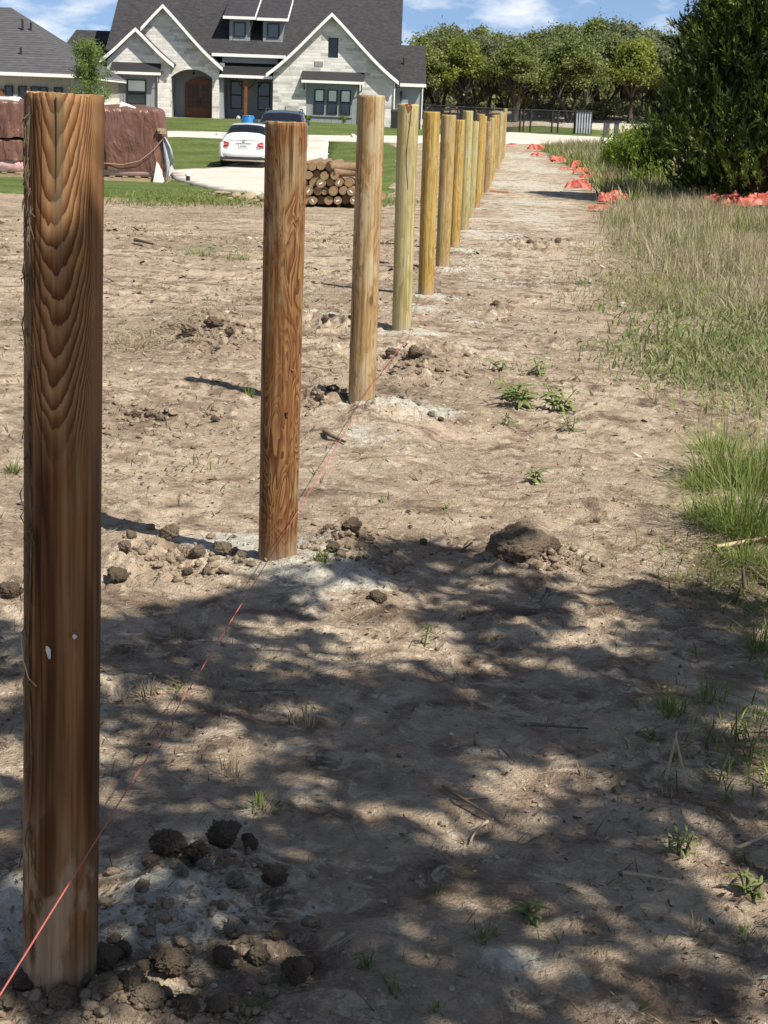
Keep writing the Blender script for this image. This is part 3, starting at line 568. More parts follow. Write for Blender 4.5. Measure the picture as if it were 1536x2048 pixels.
for k, px, py, r, lb, g in [
    (D, 205, 1985, 52, 'large lumpy dark clod leaning on the right foot of the nearest post', g1), (D, 340, 1990, 50, 'tall upright brown clod standing alone right of the nearest post', g1),
    (C_, 265, 2030, 42, 'brown clod between the two big dark clods at the bottom', g1), (C_, 165, 2015, 26, 'small round clod touching the base of the nearest post', g1), (C_, 300, 2050, 44, 'tan clod cut by the bottom edge below the upright clod', g1),
    (D, 55, 2015, 44, 'dark clod left of the nearest post where the string leaves the frame', g1), (C_, 120, 2050, 42, 'tan crumbly clod under the nearest post at the bottom edge', g1), (D, 370, 2060, 40, 'dark clod at the bottom edge right of the tan clod', g1), (C_, 285, 1985, 22, 'flat little clod behind the upright clod', g1), (C_, 215, 2045, 34, 'brown crumb clod below the large lumpy clod', g1),
    (C_, 90, 1985, 30, 'brown clod at the left foot of the nearest post', g1), (D, 240, 1950, 30, 'dark clod behind the large lumpy clod at the right foot of the post', g1), (C_, 330, 2035, 26, 'brown crumb right below the tall upright clod', g1), (C_, 430, 2040, 30, 'crumbly brown clod at the bottom edge left of the green tuft', g1), (C_, 15, 2040, 34, 'brown clod in the bottom left corner', g1), (D, 620, 1950, 26, 'dark crumb at the right end of the wide dark clod', g1), (D, 500, 1720, 24, 'dark crumb right of the biggest clod on the clay slab', g1), (C_, 300, 1775, 24, 'brown crumb at the left end of the clay slab', g1), (D, 335, 1752, 44, 'dark crumbly clod on the left top of the grey clay slab', g1), (D, 395, 1752, 36, 'middle dark clod on the grey clay slab', g1), (D, 448, 1722, 46, 'biggest dark clod on the right end of the grey clay slab', g1), (W_, 362, 1795, 22, 'small grey clay lump below the dark clods on the slab', g1), (W_, 410, 1780, 24, 'flat pale clay lump under the middle dark clod', g1), (W_, 470, 1800, 28, 'pale cracked clay lump at the right edge of the slab', g1), (D, 545, 1790, 34, 'dark low clod right of the clay slab', g1),
    (W_, 470, 1905, 30, 'pale sunlit clay lump behind the low dark clods', g1), (D, 450, 1960, 36, 'low dark clod right of the upright clod', g1), (C_, 515, 1955, 32, 'brown low clod between two dark ones near the bottom', g1), (D, 590, 1985, 44, 'wide dark clod at the lower right of the clay patch', g1), (C_, 560, 1900, 24, 'brown crumb behind the wide dark clod', g1), (W_, 585, 1935, 16, 'small pale pebble-like lump on the wide dark clod', g1),
    (C_, 335, 1105, 36, 'rounded tan clod, tallest in the heap left of the second post', g2), (C_, 395, 1132, 30, 'tan knobbly clod in the middle of the heap left of the second post', g2), (C_, 442, 1128, 30, 'cracked tan clod under the shadow of the second post', g2), (C_, 480, 1140, 24, 'small tan clod nearest the second post on its left', g2), (D, 375, 1160, 20, 'dark small clod in front of the heap left of the second post', g2), (W_, 298, 1128, 18, 'pale grey lump at the left end of the heap', g2), (C_, 262, 1120, 20, 'little tan clod far left of the heap', g2), (C_, 415, 1165, 20, 'tan crumb in front of the heap', g2), (D, 235, 1180, 38, 'dark clod just right of the nearest post at mid height', g2), (D, 20, 1190, 44, 'dark clod left of the nearest post at mid height', g2), (C_, 250, 1145, 28, 'brown clod behind the dark clod beside the nearest post', g2), (C_, 525, 1130, 18, 'small clod touching the left foot of the second post', g2),
    (D, 700, 1105, 36, 'dark broken clod right of the second post', g2), (D, 735, 1118, 24, 'dark clod at the right end of the group beside the second post', g2), (C_, 660, 1082, 26, 'brown flat clod behind the dark broken clod', g2), (D, 665, 1140, 28, 'dark clod nearest the second post on its right', g2), (D, 755, 1215, 28, 'brown clod alone in the shade below the second post', g2), (C_, 848, 1085, 16, 'small clod with a white chip right of the dark group', g2),
    ('dome', 1035, 1132, 62, 'big rounded cracked clod half buried in the middle of the path', g3), (D, 1100, 1128, 34, 'crumbled clod against the right side of the big rounded clod', g3), (C_, 1195, 1045, 12, 'small dark crumb on the path above the big clod', g3),
    (C_, 380, 685, 24, 'grey brown clod at the left of the mounded soil in the field', g3), (D, 425, 672, 26, 'dark clod on top of the mounded soil in the field', g3), (C_, 460, 690, 18, 'small clod right of the mounded soil in the field', g3), (D, 270, 850, 17, 'dark clod with a deep hole right of the nearest post', g3), (C_, 300, 838, 20, 'brown clod beside the clod with a deep hole', g3), (C_, 320, 846, 14, 'tiny clod right of the holed clod', g3), (D, 430, 850, 14, 'dark crumb left of the second post at mid height', g3),
    (D, 780, 742, 20, 'dark clod behind the third post on its right', g3), (D, 828, 752, 24, 'hollow dark clod right of the third post', g3), (C_, 850, 735, 22, 'brown clod behind the hollow dark clod', g3), (D, 665, 808, 22, 'dark clod in the shadow left of the third post', g3), (D, 640, 822, 14, 'small dark clod left end of the shadow at the third post', g3), (W_, 745, 812, 18, 'pale lump touching the right foot of the third post', g3), (W_, 800, 832, 13, 'first chalky crumb in the line right of the third post', g3), (W_, 832, 838, 14, 'second chalky crumb in the line right of the third post', g3), (W_, 862, 846, 14, 'third chalky crumb in the line right of the third post', g3), (D, 882, 850, 10, 'dark crumb ending the line right of the third post', g3),
    (D, 990, 622, 14, 'dark lump on the path right of the golden post', g3), (D, 1062, 496, 13, 'dark lump on the path far from the posts', g3), (D, 1115, 489, 11, 'dark lump near the grass edge of the path', g3), (D, 700, 655, 14, 'dark clod left of the third post at mid height', g3), (D, 650, 660, 12, 'dark clod right of the second post at mid height', g3), (C_, 745, 538, 12, 'brown clod right of the third post far back', g3)]:
    place(k, px, py, r, lb, 'clod', 'earth_clod', g)
gr_ = 'stones lying about the field'
for k, px, py, r, lb in [('white_rock', 1416, 1064, 13, 'white stone at the edge of the green grass clump'), ('tan_rock', 300, 1062, 13, 'yellowish stone in the shadow of the second post'), ('white_rock', 485, 1138, 8, 'tiny pale stone left of the second post'), ('white_rock', 1245, 615, 10, 'small white stone among the green weeds'), ('white_rock', 1180, 566, 8, 'small white stone on the path beside a seedling'), ('tan_rock', 552, 1634, 9, 'grey stone beside the grass tuft in the shade')]:
    place(k, px, py, r, lb, 'stone', 'stone', gr_)
ge_ = 'edging stones left of the log pile'
for i, (px, py, r) in enumerate([(415, 394, 16), (440, 396, 20), (468, 398, 17), (495, 401, 20), (520, 403, 15), (455, 405, 13), (507, 408, 14)]):
    place('tan_rock', px, py, r, f'{["small", "long", "flat", "broad", "narrow", "low", "round"][i]} tan edging stone, {ORD[i]} from the left before the driveway', 'stone', 'edging_stone', ge_, .3, .6, 1.5)
gh_ = 'boulders on the house porch and road edge'
for px, py, r, lb in [(452, 237, 8, 'pale grey boulder on the lawn below the left porch window'), (476, 240, 6, 'pale boulder between the porch post and the blue barrel'), (1160, 290, 9, 'white rock standing at the road edge right of the posts'), (1150, 292, 8, 'low white rock left of the standing white rock'), (436, 275, 8, 'white rock at the road edge left of the white car'), (706, 279, 8, 'white rock at the corner of the lawn beside the third post')]:
    place('white_rock', px, py, r, lb, 'rock', 'boulder', gh_, .1)
def rubble():
    V0, F0 = clod_mesh(3, 2, .65); V1, F1 = clod_mesh(8, 2, .65); B0, E0 = clod_mesh(13, 3, .7); B1, E1 = clod_mesh(17, 3, .7)
    for nm, mat, cen, n in (('clod_rubble', MT['clod_earth'], [(350, 1900, 300, 130), (300, 2040, 300, 20), (370, 1140, 130, 40), (700, 1110, 80, 45), (430, 680, 100, 30), (840, 750, 100, 30), (1080, 1128, 90, 22), (300, 850, 150, 40), (640, 815, 80, 20), (850, 1400, 700, 400), (900, 900, 500, 250), (400, 800, 400, 300), (1400, 1180, 150, 50)], 2600), ('chalk_rubble', MT['clod'] if False else MT['clod_chalk'], [(620, 1130, 120, 50), (800, 835, 90, 25), (350, 1860, 180, 90), (1000, 470, 100, 20), (960, 640, 100, 30), (1000, 1700, 600, 300), (1000, 1000, 500, 250), (560, 700, 300, 100), (1040, 400, 120, 30), (900, 540, 60, 20)], 900)):
        Vs = []; Fs = []; b = 0
        for q in range(n):
            c = cen[q % len(cen)]; px = R.gauss(c[0], c[2]*.55); py = R.gauss(c[1], c[3]*.55)
            if py < 300 or py > 2100: continue
            x, y, z = GP(px, py); r = min(.05, (.0024+((.016 if q % len(cen) < 9 else .005) if nm == 'clod_rubble' else .0045)*R.random()**3)*(1+y*.08))
            V, F = ((B0, E0) if q % 2 else (B1, E1)) if r > .0075 else ((V0, F0) if q % 2 else (V1, F1)); a = R.uniform(0, 6.28); ca, sa = math.cos(a), math.sin(a)
            M = np.array([[ca, -sa, 0], [sa, ca, 0], [0, 0, 1]])*np.array([[r*R.uniform(.7, 1.4)], [r], [r*.9]])
            Vs.append(V@M.T+np.array((x, y, z+r*.3))); Fs.append(F+b); b += len(V)
        tag(mk(nm, np.concatenate(Vs), np.concatenate(Fs), mat, None, False), {'clod_rubble': 'small brown crumbs of dug soil strewn over the field', 'chalk_rubble': 'small chalky crumbs strewn round the post holes'}[nm], 'rubble', kind='stuff')
rubble()
for k in CV:
    for o in CV[k]: bpy.data.objects.remove(o)
# ------------------------------------------------------------------ the stone house
HB = (-8.5, 95.0, .74)
house = empty('stone_house', HB, 'grey limestone house with dark shingle roof, white gable trim and two dormers', 'house')
def HM(): return MB(HB)
def arc(x0, x1, z0, z1, n=14, pw=2.2):
    return [(x0+(x1-x0)*t, z0+(z1-z0)*(1-abs(2*t-1)**pw)) for t in np.linspace(0, 1, n)]
# stone gables
SGX0, SGX1, LGX1 = -17.2, -13.55, -10.69
sg = HM().wall([(SGX0, .4), (-16.66, .4), (-16.66, 3.12), (-14.23, 3.12), (-14.23, .4), (-13.52, .4), (-13.52, 3.75), (-15.46, 5.62), (-17.2, 3.9)][::1], [], 94.45, 94.9)
sg.box(-17.2, -16.9, 94.9, 96, .4, 3.9)
sg.build('small_gable_wall', MT['stone'], house)
lg = HM().wall([(-13.52, .4), (-13.52, 3.1)]+arc(-13.52, -11.08, 3.1, 3.56)[1:-1]+[(-11.08, 3.1), (-11.08, .4), (-10.69, .4), (-10.69, 3.72), (-13.94, 6.98), (-17.0, 3.9), (-17.0, 3.8), (-13.6, 3.8)], [], 95.0, 95.35)
lg.build('entry_gable_wall', MT['stone'], house)
rg = HM().wall([(-7.48, .4), (-5.51, .4), (-5.51, 3.1), (-2.36, 3.1), (-2.36, .4), (-.34, .4), (-.34, 3.3), (-4.08, 6.86), (-7.48, 3.55)], [[(-4.28, 4.51), (-3.69, 4.51), (-3.69, 5.64), (-4.28, 5.64)]], 95.0, 95.4)
rg.box(-.64, -.34, 95.4, 99.5, .4, 3.3); rg.box(-7.48, -7.18, 95.4, 97.5, .4, 3.3)
rg.build('right_gable_wall', MT['stone'], house)
# siding, recesses, wing
sd = HM().box(-16.9, -.64, 97.5, 111, .4, 4.4); sd.box(-10.69, -10.45, 95.35, 97.5, .4, 4.0)
sd.box(-10.6, -7.3, 95.9, 97.5, 4.05, 4.42)
sd.build('siding_wall', MT['grey_siding'], house)
HM().box(-13.6, -10.5, 97.0, 97.2, .4, 4.0).add([(-13.55, 95.35, .4), (-13.55, 97, .4), (-13.55, 97, 4), (-13.55, 95.35, 4)], [(0, 1, 2, 3)]).build('entry_recess', MT['grey_siding'], house)
HM().box(-16.7, -14.2, 94.62, 94.8, .4, 3.2).build('bay_panel', MT['batten'], house)
b2 = HM().box(-5.55, -2.3, 95.12, 95.3, .4, 3.2); b2.box(-5.15, -2.75, 95.05, 95.12, 1.13, 1.2); b2.build('bay_panel', MT['batten'], house)
HM().box(-.36, 1.34, 96.6, 104, .4, 3.2).build('wing_wall', MT['grey_siding'], house)
HM().box(1.36, 1.42, 96.5, 96.62, .4, 3.1).build('corner_trim', MT['white_trim'], house)
# roofs
def rake(xa, za, xe, ze, flare=.28, n=9):   # line from apex to eave with a soft kick at the foot
    return [(xa+(xe-xa)*t, za+(ze-za)*(t+flare*(.25*math.sin(math.pi*t)*t))) for t in np.linspace(0, 1, n)]
def gable(apex, el, er, yf, yb, name):
    L = rake(*apex, *el); Rr = rake(*apex, *er)
    for side in (L, Rr):
        if side is L and name == 'entry': side = [p for p in side if p[1] > 5.35]
        m = HM(); t = HM()
        for (x0, z0), (x1, z1) in zip(side[:-1], side[1:]):
            m.hexa([(x0, yf+.02, z0), (x1, yf+.02, z1), (x1, yb, z1), (x0, yb, z0)], [(x0, yf+.02, z0+.09), (x1, yf+.02, z1+.09), (x1, yb, z1+.09), (x0, yb, z0+.09)])
            t.hexa([(x0, yf-.05, z0-.15), (x1, yf-.05, z1-.15), (x1, yf+.015, z1-.15), (x0, yf+.015, z0-.15)], [(x0, yf-.05, z0+.075), (x1, yf-.05, z1+.075), (x1, yf+.015, z1+.075), (x0, yf+.015, z0+.075)])
        m.build('gable_roof', MT['shingle'], house); t.build('rake_trim', MT['white_trim'], house)
gable((-15.46, 5.70), (-17.56, 3.86), (-13.22, 3.74), 94.05, 98.2, 'small')
gable((-13.94, 7.08), (-17.4, 3.7), (-10.42, 3.66), 94.55, 99.5, 'entry')
gable((-4.08, 6.95), (-7.88, 3.40), (-.06, 3.24), 94.55, 99.5, 'right')
def roofz(y): return 4.55+(y-95.7)*.715
mr = HM().hexa([(-17.5, 95.7, 4.45), (.02, 95.7, 4.45), (.02, 104.2, roofz(104.2)-.1), (-17.5, 104.2, roofz(104.2)-.1)], [(-17.5, 95.7, 4.55), (.02, 95.7, 4.55), (.02, 104.2, roofz(104.2)), (-17.5, 104.2, roofz(104.2))])
mr.hexa([(-17.5, 112.7, 4.45), (.02, 112.7, 4.45), (.02, 104.2, roofz(104.2)-.1), (-17.5, 104.2, roofz(104.2)-.1)], [(-17.5, 112.7, 4.55), (.02, 112.7, 4.55), (.02, 104.2, roofz(104.2)), (-17.5, 104.2, roofz(104.2))])
mr.hexa([(-2.2, 95.12, 2.95), (.02, 95.12, 2.95), (.02, 95.69, 4.44), (-2.2, 95.69, 4.44)], [(-2.2, 95.05, 3.0), (.02, 95.05, 3.0), (.02, 95.69, 4.56), (-2.2, 95.69, 4.56)])
mr.build('main_roof', MT['shingle'], house)
HM().add([(-.2, 96, 4.4), (-.2, 112, 4.4), (-.2, 104.2, 10.4)], [(0, 1, 2)]).add([(-17.2, 96, 4.4), (-17.2, 112, 4.4), (-17.2, 104.2, 10.4)], [(0, 1, 2)]).build('gable_end', MT['grey_siding'], house)
HM().box(-11.2, -6.8, 95.6, 95.69, 4.38, 4.56).build('eave_trim', MT['white_trim'], house)
HM().hexa([(-.3, 96.1, 3.12), (1.58, 96.1, 3.12), (1.5, 99.6, 5.45), (-.3, 99.6, 5.45)], [(-.3, 96.1, 3.22), (1.58, 96.1, 3.22), (1.5, 99.6, 5.56), (-.3, 99.6, 5.56)]).hexa([(-.3, 103.3, 3.12), (1.58, 103.3, 3.12), (1.5, 99.6, 5.45), (-.3, 99.6, 5.45)], [(-.3, 103.3, 3.22), (1.58, 103.3, 3.22), (1.5, 99.6, 5.56), (-.3, 99.6, 5.56)]).build('wing_roof', MT['shingle'], house)
HM().box(-.1, 1.58, 96.0, 96.09, 3.04, 3.23).build('eave_trim', MT['white_trim'], house)
HM().tube([(.2, 97.8, 4.2), (.2, 97.8, 4.75)], .06, 8).build('roof_vent', MT['dark_metal'], house)
# porch roof and awnings
def shed(x0, x1, zt, zb, yb, yf, trim=True):
    HM().hexa([(x0, yf, zb), (x1, yf, zb), (x1, yb, zt-.06), (x0, yb, zt-.06)], [(x0, yf, zb+.06), (x1, yf, zb+.06), (x1, yb, zt), (x0, yb, zt)]).build('awning', MT['dark_metal'], house)
    HM().box(x0-.02, x1+.02, yf-.05, yf-.003, zb-.10, zb+.05).build('awning_trim', MT['white_trim'], house)
    m = HM()
    for x in (x0+.1, x1-.16): m.hexa([(x, yf+.05, zb-.02), (x+.06, yf+.05, zb-.02), (x+.06, yb-.005, zb-.5), (x, yb-.005, zb-.5)], [(x, yf+.05, zb+.0), (x+.06, yf+.05, zb), (x+.06, yb-.005, zb-.42), (x, yb-.005, zb-.42)])
    m.build('awning_bracket', MT['dark_metal'], house)
shed(-16.89, -14.02, 3.82, 3.24, 94.44, 94.12); shed(-5.76, -2.11, 3.72, 3.14, 94.99, 94.56)
HM().hexa([(-10.66, 95.0, 3.30), (-7.5, 95.0, 3.30), (-7.5, 96.2, 4.0), (-10.66, 96.2, 4.0)], [(-10.66, 95.0, 3.36), (-7.5, 95.0, 3.36), (-7.5, 96.2, 4.06), (-10.66, 96.2, 4.06)]).build('porch_roof', MT['dark_metal'], house)
HM().box(-10.68, -7.52, 94.92, 94.99, 3.17, 3.34).build('porch_trim', MT['white_trim'], house)
dw = MT['door_wood']
pst = HM().box(-9.2, -9.02, 95.15, 95.35, .4, 3.2).build('porch_post', dw, house)
HM().tube([(-9.02, 95.25, 2.55), (-8.7, 95.25, 2.8), (-8.5, 95.25, 3.15)], .05, 6).tube([(-9.2, 95.25, 2.55), (-9.5, 95.25, 2.8), (-9.7, 95.25, 3.15)], .05, 6).build('post_brace', plain('dark_timber', (.05, .028, .018), .7), pst)
# dormers
for x0, x1, zt in ((-10.63, -8.75, 6.66), (-8.62, -6.80, 6.63)):
    yf = 95.7+(5.36-4.55)/.715; bx0, bx1 = x0+.34, x1-.3
    d = HM().hexa([(bx0, yf, 5.2), (bx1, yf, 5.2), (bx1, yf+2.6, 5.2), (bx0, yf+2.6, 5.2)], [(bx0, yf, zt-.05), (bx1, yf, zt-.05), (bx1, yf+2.6, zt+.75), (bx0, yf+2.6, zt+.75)]).build('dormer', MT['batten'], house)
    HM().hexa([(x0, yf-.42, zt-.04), (x1, yf-.42, zt-.04), (x1, yf+4.2, zt+1.45), (x0, yf+4.2, zt+1.45)], [(x0, yf-.42, zt+.05), (x1, yf-.42, zt+.05), (x1, yf+4.2, zt+1.54), (x0, yf+4.2, zt+1.54)]).build('dormer_roof', MT['shingle'], d)
    HM().box(x0-.01, x1+.01, yf-.48, yf-.424, zt-.10, zt+.06).hexa([(x1+.005, yf-.42, zt-.10), (x1+.05, yf-.42, zt-.10), (x1+.05, yf+4.2, zt+1.4), (x1+.005, yf+4.2, zt+1.4)], [(x1+.005, yf-.42, zt+.06), (x1+.05, yf-.42, zt+.06), (x1+.05, yf+4.2, zt+1.55), (x1+.005, yf+4.2, zt+1.55)]).build('dormer_trim', MT['white_trim'], d)
    wx = bx0+.25; w = HM().wall([(wx, 5.58), (wx+.72, 5.58), (wx+.72, 6.42), (wx, 6.42)], [[(wx+.07, 5.65), (wx+.65, 5.65), (wx+.65, 6.35), (wx+.07, 6.35)]], yf-.06, yf-.003).build('dormer_window', MT['frame'], d)
    HM().box(wx+.07, wx+.65, yf-.03, yf-.008, 5.65, 6.35).build('dormer_pane', plain('sky_glass', (.05, .08, .10), .08, .2, 1, spec=.8), d)
# windows
def window(x0, x1, z0, z1, y, blind=.5, rows=True):
    h = [[(x0+.055, z0+.055), (x1-.055, z0+.055), (x1-.055, (z0+z1)/2-.04), (x0+.055, (z0+z1)/2-.04)], [(x0+.055, (z0+z1)/2+.04), (x1-.055, (z0+z1)/2+.04), (x1-.055, z1-.055), (x0+.055, z1-.055)]] if rows else [[(x0+.07, z0+.07), (x1-.07, z0+.07), (x1-.07, z1-.07), (x0+.07, z1-.07)]]
    w = HM().wall([(x0, z0), (x1, z0), (x1, z1), (x0, z1)], h, y-.07, y-.003).build('window', MT['frame'], house)
    HM().box(x0+.05, x1-.05, y-.02, y-.008, z0+.05, z1-.05).build('pane', MT['glass'], w)
    if blind: HM().box(x0+.08, x1-.08, y-.032, y-.023, z0+(z1-z0)*(1-blind), z1-.06).build('blind', MT['blind'], w)
    return w
window(-16.07, -14.92, 1.46, 2.86, 94.62, .5)
window(-10.24, -9.54, 1.40, 3.02, 97.5, .0); window(-8.6, -7.86, 1.38, 3.0, 97.5, .0)
for x0, x1 in ((-5.03, -4.43), (-4.25, -3.65), (-3.49, -2.86)): window(x0, x1, 1.29, 2.70, 95.12, .5)
w = window(-4.28, -3.69, 4.51, 5.64, 95.2, 0, False)
# door
ds = HM().wall([(-12.95, .82), (-11.06, .82), (-11.06, 2.75)]+arc(-12.95, -11.06, 2.75, 3.12)[::-1][1:-1]+[(-12.95, 2.75)], [], 96.86, 96.995); dr = ds.build('front_door', dw, house)
for x0 in (-12.80, -11.93):
    HM().box(x0, x0+.72, 96.835, 96.857, 1.38, 2.72).build('door_glass', plain('door_glass', (.05, .035, .028), .15, .3, 2), dr)
    b = HM()
    for q in (1, 2): b.box(x0+.24*q-.015, x0+.24*q+.015, 96.82, 96.834, 1.38, 2.72)
    for q in (1.85, 2.3): b.box(x0, x0+.72, 96.815, 96.819, q-.015, q+.015)
    b.build('muntin', dw, dr)
HM().box(-12.06, -11.98, 96.80, 96.857, 1.5, 1.95).build('handle', MT['dark_metal'], dr)
HM().tube([(-12.3, 96, 3.5), (-12.3, 96, 3.3)], [.02, .1], 8).build('entry_lamp', MT['dark_metal'], house)
ln = HM(); ln.box(-.0+.02, .18, 96.3, 96.5, 2.35, 2.62); ln.tube([(.1, 96.4, 2.62), (.1, 96.4, 2.8)], [.12, .02], 8); ln.tube([(.1, 96.4, 2.7), (.1, 96.58, 2.7)], .025, 6); ln.box(.05, .15, 96.36, 96.46, 2.2, 2.349); ln.build('wall_lantern', MT['dark_metal'], house)
HM().box(.15, .55, 96.48, 96.597, 2.05, 2.3).build('meter_box', MT['white_trim'], house)
HM().box(-5.05, -4.55, 94.96, 94.998, 4.02, 4.28).build('name_plaque', plain('grey_plaque', (.26, .255, .245), .8, .4, 30), house)
HM().tube([(-.30, 94.93, 3.2), (-.30, 94.93, .8)], .045, 6).build('downspout', MT['white_trim'], house)
# rear wing behind
rw = HM().box(-21.5, -17.2, 101.2, 110, .4, 3.6).build('rear_wing_wall', MT['dark_siding'], house)
HM().hexa([(-21.9, 100.7, 3.55), (-16.9, 100.7, 3.55), (-16.9, 104.5, 5.85), (-21.0, 104.5, 5.85)], [(-21.9, 100.7, 3.66), (-16.9, 100.7, 3.66), (-16.9, 104.5, 5.97), (-21.0, 104.5, 5.97)]).hexa([(-18.9, 104.3, 5.7), (-15.0, 104.3, 5.7), (-15.0, 106, 8.8), (-15.2, 106, 8.8)], [(-18.9, 104.4, 5.8), (-15.0, 104.4, 5.8), (-15.0, 106.1, 8.9), (-15.2, 106.1, 8.9)]).build('rear_wing_roof', MT['shingle'], house)
HM().box(-21.9, -17.25, 100.6, 100.69, 3.46, 3.67).build('rear_wing_trim', MT['white_trim'], house)

# ------------------------------------------------------------------ the neighbouring house
NB = (-24, 84, .4)
nh = empty('neighbouring_house', NB, 'pale board and batten house with weathered grey hip roof, cut by the left edge', 'house')
def NM(): return MB(NB)
e = P(157, 150, 80); xr, ze = e[0], e[2]; pk = P(22, 15, 87)
roof = NM()
fl = [(xr, 80, ze), (-42, 80, ze+.05)]
k1 = np.array((xr, 80, ze))*.62+np.array((pk[0], 87, pk[2]))*.38+np.array((0, 0, .0)); 
roof.add([(xr, 80, ze), (pk[0], 87, pk[2]), (-42, 87, pk[2]), (-42, 80, ze), (xr, 94, ze), (-42, 94, ze)], [(0, 1, 2, 3), (0, 4, 1), (4, 5, 2, 1)])
roof.build('hip_roof', MT['shingle_grey'], nh)
NM().box(-42, xr, 79.9, 79.99, ze-.15, ze+.02).box(xr-.08, xr-.0, 80.0, 94, ze-.15, ze+.0).build('eave_trim', MT['white_trim'], nh)
NM().box(-41.9, xr, 80, 94, ze-.06, ze-.02).build('soffit', MT['white_trim'], nh)
nwx = xr-.38
NM().box(-41.5, nwx, 80.45, 93.5, 1.75, ze-.07).build('batten_wall', MT['batten_tan'], nh)
NM().box(-41.5, nwx+.05, 80.38, 93.6, .1, 1.75).build('stone_wall', MT['white_rock'], nh)
for px, w in ((17, .42), (44, .42), (69, .42), (86, .42), (116, .42)):
    q = P(px, 178, 80.3); f = NM().wall([(q[0]-w/2, 1.35), (q[0]+w/2, 1.35), (q[0]+w/2, 2.15), (q[0]-w/2, 2.15)], [[(q[0]-w/2+.07, 1.42), (q[0]+w/2-.07, 1.42), (q[0]+w/2-.07, 2.08), (q[0]-w/2+.07, 2.08)]], 80.30, 80.45).build('window', MT['frame'], nh)
    NM().box(q[0]-w/2+.05, q[0]+w/2-.05, 80.36, 80.44, 1.40, 2.10).build('pane', MT['glass'], f)
q = P(4, 190, 80.3); NM().box(q[0]-1.2, q[0]+.05, 80.28, 80.5, .1, 1.95).build('door', MT['door_wood'], nh)
for px, py in ((62, 55), (45, 48), (42, 105)):
    q = P(px, py, 84.5 if py < 80 else 81.9); NM().tube([q-np.array((0, 0, .35)), q+np.array((0, 0, .25))], .06, 8).build('roof_vent', MT['dark_metal'], nh)
q = P(195, 192, 82)
fp = MB((q[0], 82, .4)); fp.add([(q[0]-.5, 82, .3), (q[0]+.35, 82.2, .3), (q[0]+.32, 82.2, 2.35), (q[0]-.4, 82, 1.75)], [(0, 1, 2, 3)]).add([(q[0]-.5, 82.06, .3), (q[0]+.35, 82.26, .3), (q[0]+.32, 82.26, 2.35), (q[0]-.4, 82.06, 1.75)], [(3, 2, 1, 0)]).add([(q[0]-.4, 82, 1.75), (q[0]+.32, 82.2, 2.35), (q[0]+.32, 82.26, 2.35), (q[0]-.4, 82.06, 1.75)], [(0, 1, 2, 3)])
o = fp.build('board_panel', plain('weathered_board', (.32, .33, .33), .8, .2, 2)); o.location = (q[0], 82, .4)
tag(o, 'weathered grey sloping board standing between the two houses', 'board')
# ------------------------------------------------------------------ vehicles
def catmull(pts, n):
    pts = np.array(pts, float); m = len(pts); out = []
    for t in np.linspace(0, m-1, n):
        i = min(int(t), m-2); u = t-i; p0, p1, p2, p3 = pts[max(i-1, 0)], pts[i], pts[i+1], pts[min(i+2, m-1)]
        out.append(.5*((2*p1)+(-p0+p2)*u+(2*p0-5*p1+4*p2-p3)*u*u+(-p0+3*p1-3*p2+p3)*u**3))
    return np.array(out)
def car_surface(stations, ny=73, ns=25):
    # stations: (y, z_floor, half_width, z_belt, half_width_belt, z_roof, half_width_roof); returns grid (ny, 2*ns-1, 3)
    S = catmull(stations, ny); G_ = []
    for (y, zf, w, zb, wb, zr, wr) in S:
        sec = [(0, zf), (w*.8, zf), (w*.97, zf+.10), (w, zf+.32), (w*.995, (zf+.3+zb)/2+.05), (wb, zb), (wb*.35+wr*.65, zb+(zr-zb)*.6), (wr, zr-.05), (wr*.72, zr-.005), (0, zr+.02)]
        h = catmull(sec, ns); full = np.concatenate([h, (h*np.array((-1, 1)))[::-1][1:]]); G_.append(np.concatenate([full[:, :1], np.full((len(full), 1), y), full[:, 1:]], 1))
    return np.array(G_)
def grid_faces(a, b): 
    i = np.arange(a*b).reshape(a, b); return np.stack([i[:-1, :-1].ravel(), i[:-1, 1:].ravel(), i[1:, 1:].ravel(), i[1:, :-1].ravel()], 1)
def body(Gd, name, mat, parent):
    a, b, _ = Gd.shape; F = [tuple(f) for f in grid_faces(a, b)]; F += [tuple(range(b)), tuple(range((a-1)*b, a*b))[::-1]]
    o = mk(name, Gd.reshape(-1, 3), F, mat, parent, True); o.data.polygons[len(F)-1].use_smooth = False; o.data.polygons[len(F)-2].use_smooth = False; return o
def patch(Gd, r0, r1, c0, c1, off, name, mat, parent):
    q = Gd[r0:r1, c0:c1]; du = np.gradient(Gd, axis=0)[r0:r1, c0:c1]; dv = np.gradient(Gd, axis=1)[r0:r1, c0:c1]
    n = np.cross(du, dv); n /= np.linalg.norm(n, axis=2, keepdims=True)+1e-9
    cen = Gd.reshape(-1, 3).mean(0); s = np.sign(((q-cen)*n).sum(2).mean()); q = q+n*off*s
    return mk(name, q.reshape(-1, 3), grid_faces(q.shape[0], q.shape[1]), mat, parent, True)
def wheel(root, x, y, r=.33, w=.22):
    t = MB(); t.tube([(x-w/2, y, r), (x-w/2+.03, y, r), (x+w/2-.03, y, r), (x+w/2, y, r)], [r*.93, r, r, r*.93], 24); wo = t.build('wheel', MT['rubber'], root, False)
    s = 1 if x > 0 else -1; t = MB(); t.tube([(x+s*(w/2-.02), y, r), (x+s*(w/2+.006), y, r)], [r*.66, r*.62], 16); t.build('rim', MT['alloy'], wo)
MT['alloy'] = plain('alloy', (.45, .46, .47), .35, .1, 5, metal=.8); MT['car_glass'] = plain('tinted_glass', (.008, .009, .012), .05, .2, 1, spec=.7)
